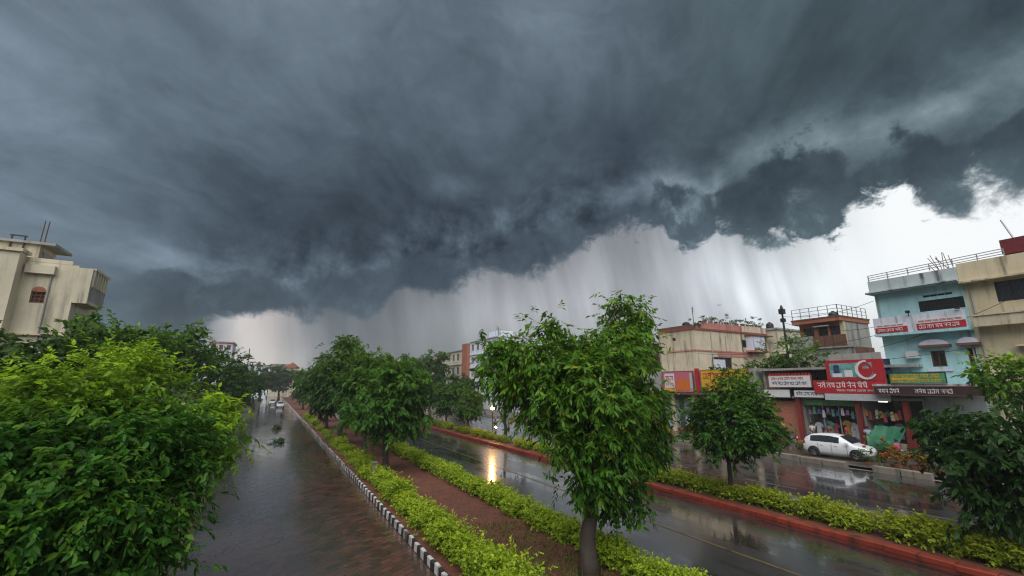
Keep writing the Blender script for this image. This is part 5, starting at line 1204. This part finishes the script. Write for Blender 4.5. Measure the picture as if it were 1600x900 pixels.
# ================================================================== STREET FURNITURE, STALLS, PLANTS
h = thing('street_stall', 'green tarpaulin stall with pale counter between the red pillars', 'stall', (41.6, 16.9, .17))
M_TARP = C_('green_tarp', (.015, .12, .06), .5)
def tarp(m):
    rr = random.Random(4); n = 9; V = []
    for i in range(n + 1):
        for k_ in range(n + 1):
            u, v = i / n, k_ / n; z = 1.45 + .95 * u - .28 * math.sin(math.pi * v) * math.sin(math.pi * u) + rr.uniform(-.03, .03) + .05 * math.sin(v * 19)
            V.append((40.75 + 1.6 * u + rr.uniform(-.02, .02), 15.95 + 2.0 * v, z))
    for k_ in range(n + 1): v = k_ / n; V.append((40.68 + .06 * math.sin(v * 23), 15.95 + 2.0 * v, .85 + .08 * math.sin(v * 9)))
    m.add(V, [(i * (n + 1) + k_, i * (n + 1) + k_ + 1, (i + 1) * (n + 1) + k_ + 1, (i + 1) * (n + 1) + k_) for i in range(n) for k_ in range(n)] + [(k_, k_ + 1, (n + 1) ** 2 + k_ + 1, (n + 1) ** 2 + k_) for k_ in range(n)])
part(h, 'tarp', M_TARP, tarp, None, True)
part(h, 'counter', M_SPALE, lambda m: m.box(40.8, 41.5, 16.0, 17.9, .75, .85))
for x, y in ((40.85, 16.05), (40.85, 17.85), (42.3, 16.05), (42.3, 17.85)): part(h, 'leg', M_WOOD, lambda m: m.bar((x, y, .17), (x, y, 2.3 if x > 42 else 1.5), .06))
t = thing('street_lamp', 'dark lamp pole with a double head rising above the scruffy tree', 'street lamp', (49, 27.7, .1))
part(t, 'pole', M_DARKMETAL, lambda m: m.tube([(49, 27.7, .1), (49, 27.7, 7), (49, 27.7, 13.4)], [.16, .13, .1], 8)); part(t, 'lamp_head', M_DARKMETAL, lambda m: m.box(48.75, 49.25, 27.45, 27.95, 13.2, 13.75).box(48.8, 49.2, 27.5, 27.9, 12.3, 12.7).lathe((49, 27.7, 13.751), [(.2, 0), (.12, .3), (.05, .45)], 8))
t = thing('street_lamp', 'concrete pole with curved lamp arm at the far side of the main road', 'street lamp', (36.2, 57, .1))
part(t, 'pole', M_METAL, lambda m: m.tube([(36.2, 57, .1), (36.2, 57, 9.2), (35.6, 57, 10.2), (34.2, 57, 10.6)], [.14, .1, .07, .05], 8)); part(t, 'lamp_head', M_SPALE, lambda m: m.box(33.5, 34.2, 56.85, 57.15, 10.52, 10.68))
def wire(label, a, b, sag):
    a, b = Vector(a), Vector(b); P = [a.lerp(b, i / 12) - Vector((0, 0, sag * 4 * (i / 12) * (1 - i / 12))) for i in range(13)]
    tag(MB().tube(P, [.018] * 13, 4).build('wire', M_DARKMETAL), label, 'wire')
wire('upper overhead wire from the lamp pole to the turquoise house', (49, 27.6, 12.9), (45.0, 17.6, 12.6), .5)
wire('lower overhead wire from the lamp pole to the turquoise house', (49, 27.6, 12.2), (45.0, 17.6, 10.4), .6)
wire('wire sagging across the front of the turquoise house', (44.5, 17.5, 8.6), (44.6, 8, 12.2), .35)
wire('low slack wire along the fronts over the red hoarding', (43.2, 27.5, 7.6), (43.6, 11.2, 8.2), .5)
wire('upper slack wire along the fronts from striped house to turquoise house', (46.8, 37.5, 9.4), (44.2, 17.5, 9.6), .7)
wire('thin wire dropping from the street lamp pole to the shop roof', (49, 27.6, 11.0), (43.5, 22, 7.3), .4)
t = thing('bed_post', 'small grey post standing in the loose hedge behind the striped kerb', 'post', (5.55, 26.5, .1))
part(t, 'post', M_CONC, lambda m: m.box(5.47, 5.63, 26.42, 26.58, .05, 1.25)); part(t, 'cap', M_METAL, lambda m: m.box(5.4, 5.7, 26.36, 26.66, 1.251, 1.33))
# roof tanks
for lab, x, y, z in (('black plastic water tank on the pale house roof', 64.5, 38.5, 13.55), ('black plastic water tank behind the railing on the terrace house roof', 56.5, 26.2, zr + .2), ('black plastic water tank on the brown house roof', 50, 48, 11.6)):
    t = thing('roof_tank', lab, 'tank', (x, y, z)); MB().lathe((0, 0, 0), [(.5, 0), (.52, .1), (.5, .2), (.52, .35), (.5, .5), (.52, .65), (.5, .8), (.3, 1.0), (.16, 1.05)], 16).build('tank_body', M_DARKMETAL, t, True); MB().lathe((0, 0, 1.051), [(.17, 0), (.17, .07), (.1, .09)], 12).build('lid', M_TYRE, t)
# potted plants
M_POT = C_('clay_pot', (.22, .08, .045), .7); M_POT2 = C_('cement_pot', (.26, .24, .22), .8)
M_CROTON = leafmat('croton_leaf', (.07, .075, .015), (.24, .085, .02), (.26, .16, .025), transl=.25); M_FLOWER = leafmat('flower_petal', (.40, .06, .02), (.55, .18, .03), transl=.2)
def pot_proto(seed, leafm, hgt, n, flower=0, pm=M_POT):
    q = MB().lathe((0, 0, 0), [(.13, 0), (.2, .26), (.22, .3), (.19, .3), (.17, .24)], 10).mesh('pot', pm)
    f = foliage('leaves', leafm, [(0, 0, .3 + hgt * .55, .22 + hgt * .1, hgt * .45), (.1, .05, .3 + hgt * .8, .16, hgt * .25)], n, 6, .2, .05, .25, .1, .1, seed, .2, .2, False, (.3, .3 + hgt), 1.0, .3)
    fl = foliage('flowers', M_FLOWER, [(0, 0, .35 + hgt * .75, .26 + hgt * .1, hgt * .4)], flower, 5, .12, .05, .08, 0, 0, seed + 1, .8, .2, False) if flower else None
    return q, f, fl
def pot(name, label, cat, group, pr, x, y, z, s, rz):
    r = thing(name, label, cat, (x, y, z), rz, group); r.scale = (s, s, s); link('pot', pr[0], r); link('leaves', pr[1], r)
    if pr[2]: link('flowers', pr[2], r)
PP = [pot_proto(81, M_LEAF_DARK, .7, 12), pot_proto(82, M_LEAF_MID, .5, 9, 0, M_POT2), pot_proto(83, M_LEAF_DARK, 1.0, 10)]
rd = random.Random(21)
for i in range(26):
    x = 47.4 + i * .56 + rd.uniform(-.15, .15); z = 13.56 if 48.7 < x < 56.8 else 12.75
    if x > 56.8: z = 13.61
    q = rd.randrange(3); wh = 'at left corner of' if x < 48.7 else 'on pink parapet of' if x < 56.8 else 'on cream right end of'
    pot('potted_plant', ('dark bushy potted plant ', 'small green plant in grey pot ', 'tall dark potted plant ')[q] + wh + ' striped house roof', 'plant', 'pots on the striped house roof', PP[q], x, 38.02 if z > 13 else 38.3, z, rd.uniform(.75, 1.15), rd.uniform(0, 6))
FP = [pot_proto(91, M_CROTON, .9, 34, 26), pot_proto(92, M_LEAF_MID, .7, 34, 30, M_POT2), pot_proto(93, M_CROTON, .6, 34), pot_proto(94, M_LEAF_DARK, 1.1, 40, 16)]
for i in range(64):
    y = 7 + i * .56 + rd.uniform(-.2, .2); x = rd.uniform(35.9, 37.0) if rd.random() < .7 else rd.uniform(37, 39.5)
    if 16.4 < y < 21.3: x = rd.uniform(35.8, 36.6)
    if 17.0 < y < 21.6: continue
    q = rd.randrange(4); wh = 'right of the white car' if y < 16.4 else 'in front of the white car' if y < 21.3 else 'left of the white car' if y < 28 else 'before the shaded shop bays'
    pot('flower_pot', ('orange flowering croton in clay pot ', 'green plant with red flowers in grey pot ', 'low orange-leaved croton in clay pot ', 'tall dark plant with red flowers ')[q] + 'on far pavement ' + wh, 'plant', 'flower pots on the far pavement', FP[q], x, y, .17, rd.uniform(.7, 1.2), rd.uniform(0, 6))
# fallen branches on the service road
for lab, x, y, s, sd in (('larger clump of fallen leafy twigs on the wet service road', .9, 50.5, 1.0, 1), ('smaller clump of fallen leafy twigs farther along the service road', 1.4, 66, .7, 2)):
    r = thing('fallen_branch', lab, 'branch', (x, y, 0), sd)
    link('leaves', foliage('leaves', M_LEAF_DARK, [(0, 0, .12, .5 * s, .1), (.7 * s, .1, .1, .4 * s, .09), (-.6 * s, 0, .1, .35 * s, .08)], 34, 7, .3, .08, .4, .1, .0, sd, .2, .2, False), r)
    MB().tube([(-.9 * s, 0, .06), (0, .05, .1), (.9 * s, .1, .06)], [.02, .03, .015], 6).build('twig', M_BARK_D, r)
# a single bird under the cloud
def bird(label, p, rz):
    r = thing('bird', label, 'bird', p, rz); r.scale = (.55, .55, .55)
    MB().tube([(-.22, 0, 0), (-.08, 0, .01), (.1, 0, .02), (.2, 0, .03), (.27, 0, .02)], [.02, .06, .065, .04, .008], 8).build('body', M_DARK, r, True)
    for s in (1, -1): MB().prism([(.1, s * .04, .03), (.14, s * .3, .12), (-.02, s * .62, .06), (-.1, s * .3, .1), (-.08, s * .04, .02)], (0, 0, .015)).build('wing', M_DARK, r)
bird('small dark bird gliding above the striped house', tuple(atY(1123, 477, 30)), 1.0)
# ================================================================== HAZE
m = bpy.data.materials.new('rain_haze'); m.use_nodes = True; nt = m.node_tree
for n in list(nt.nodes): nt.nodes.remove(n)
pv = nt.nodes.new('ShaderNodeVolumePrincipled'); pv.inputs['Density'].default_value = .0005; pv.inputs['Color'].default_value = (.80, .84, .88, 1); pv.inputs['Anisotropy'].default_value = .0
mo = nt.nodes.new('ShaderNodeOutputMaterial'); nt.links.new(pv.outputs[0], mo.inputs['Volume'])
tag(MB().box(-1900, 1900, -700, 2700, -1.05, 21.6).build('haze', m), 'thin grey rain haze hanging over the street', 'haze', kind='stuff')
scene.cycles.volume_bounces = 0
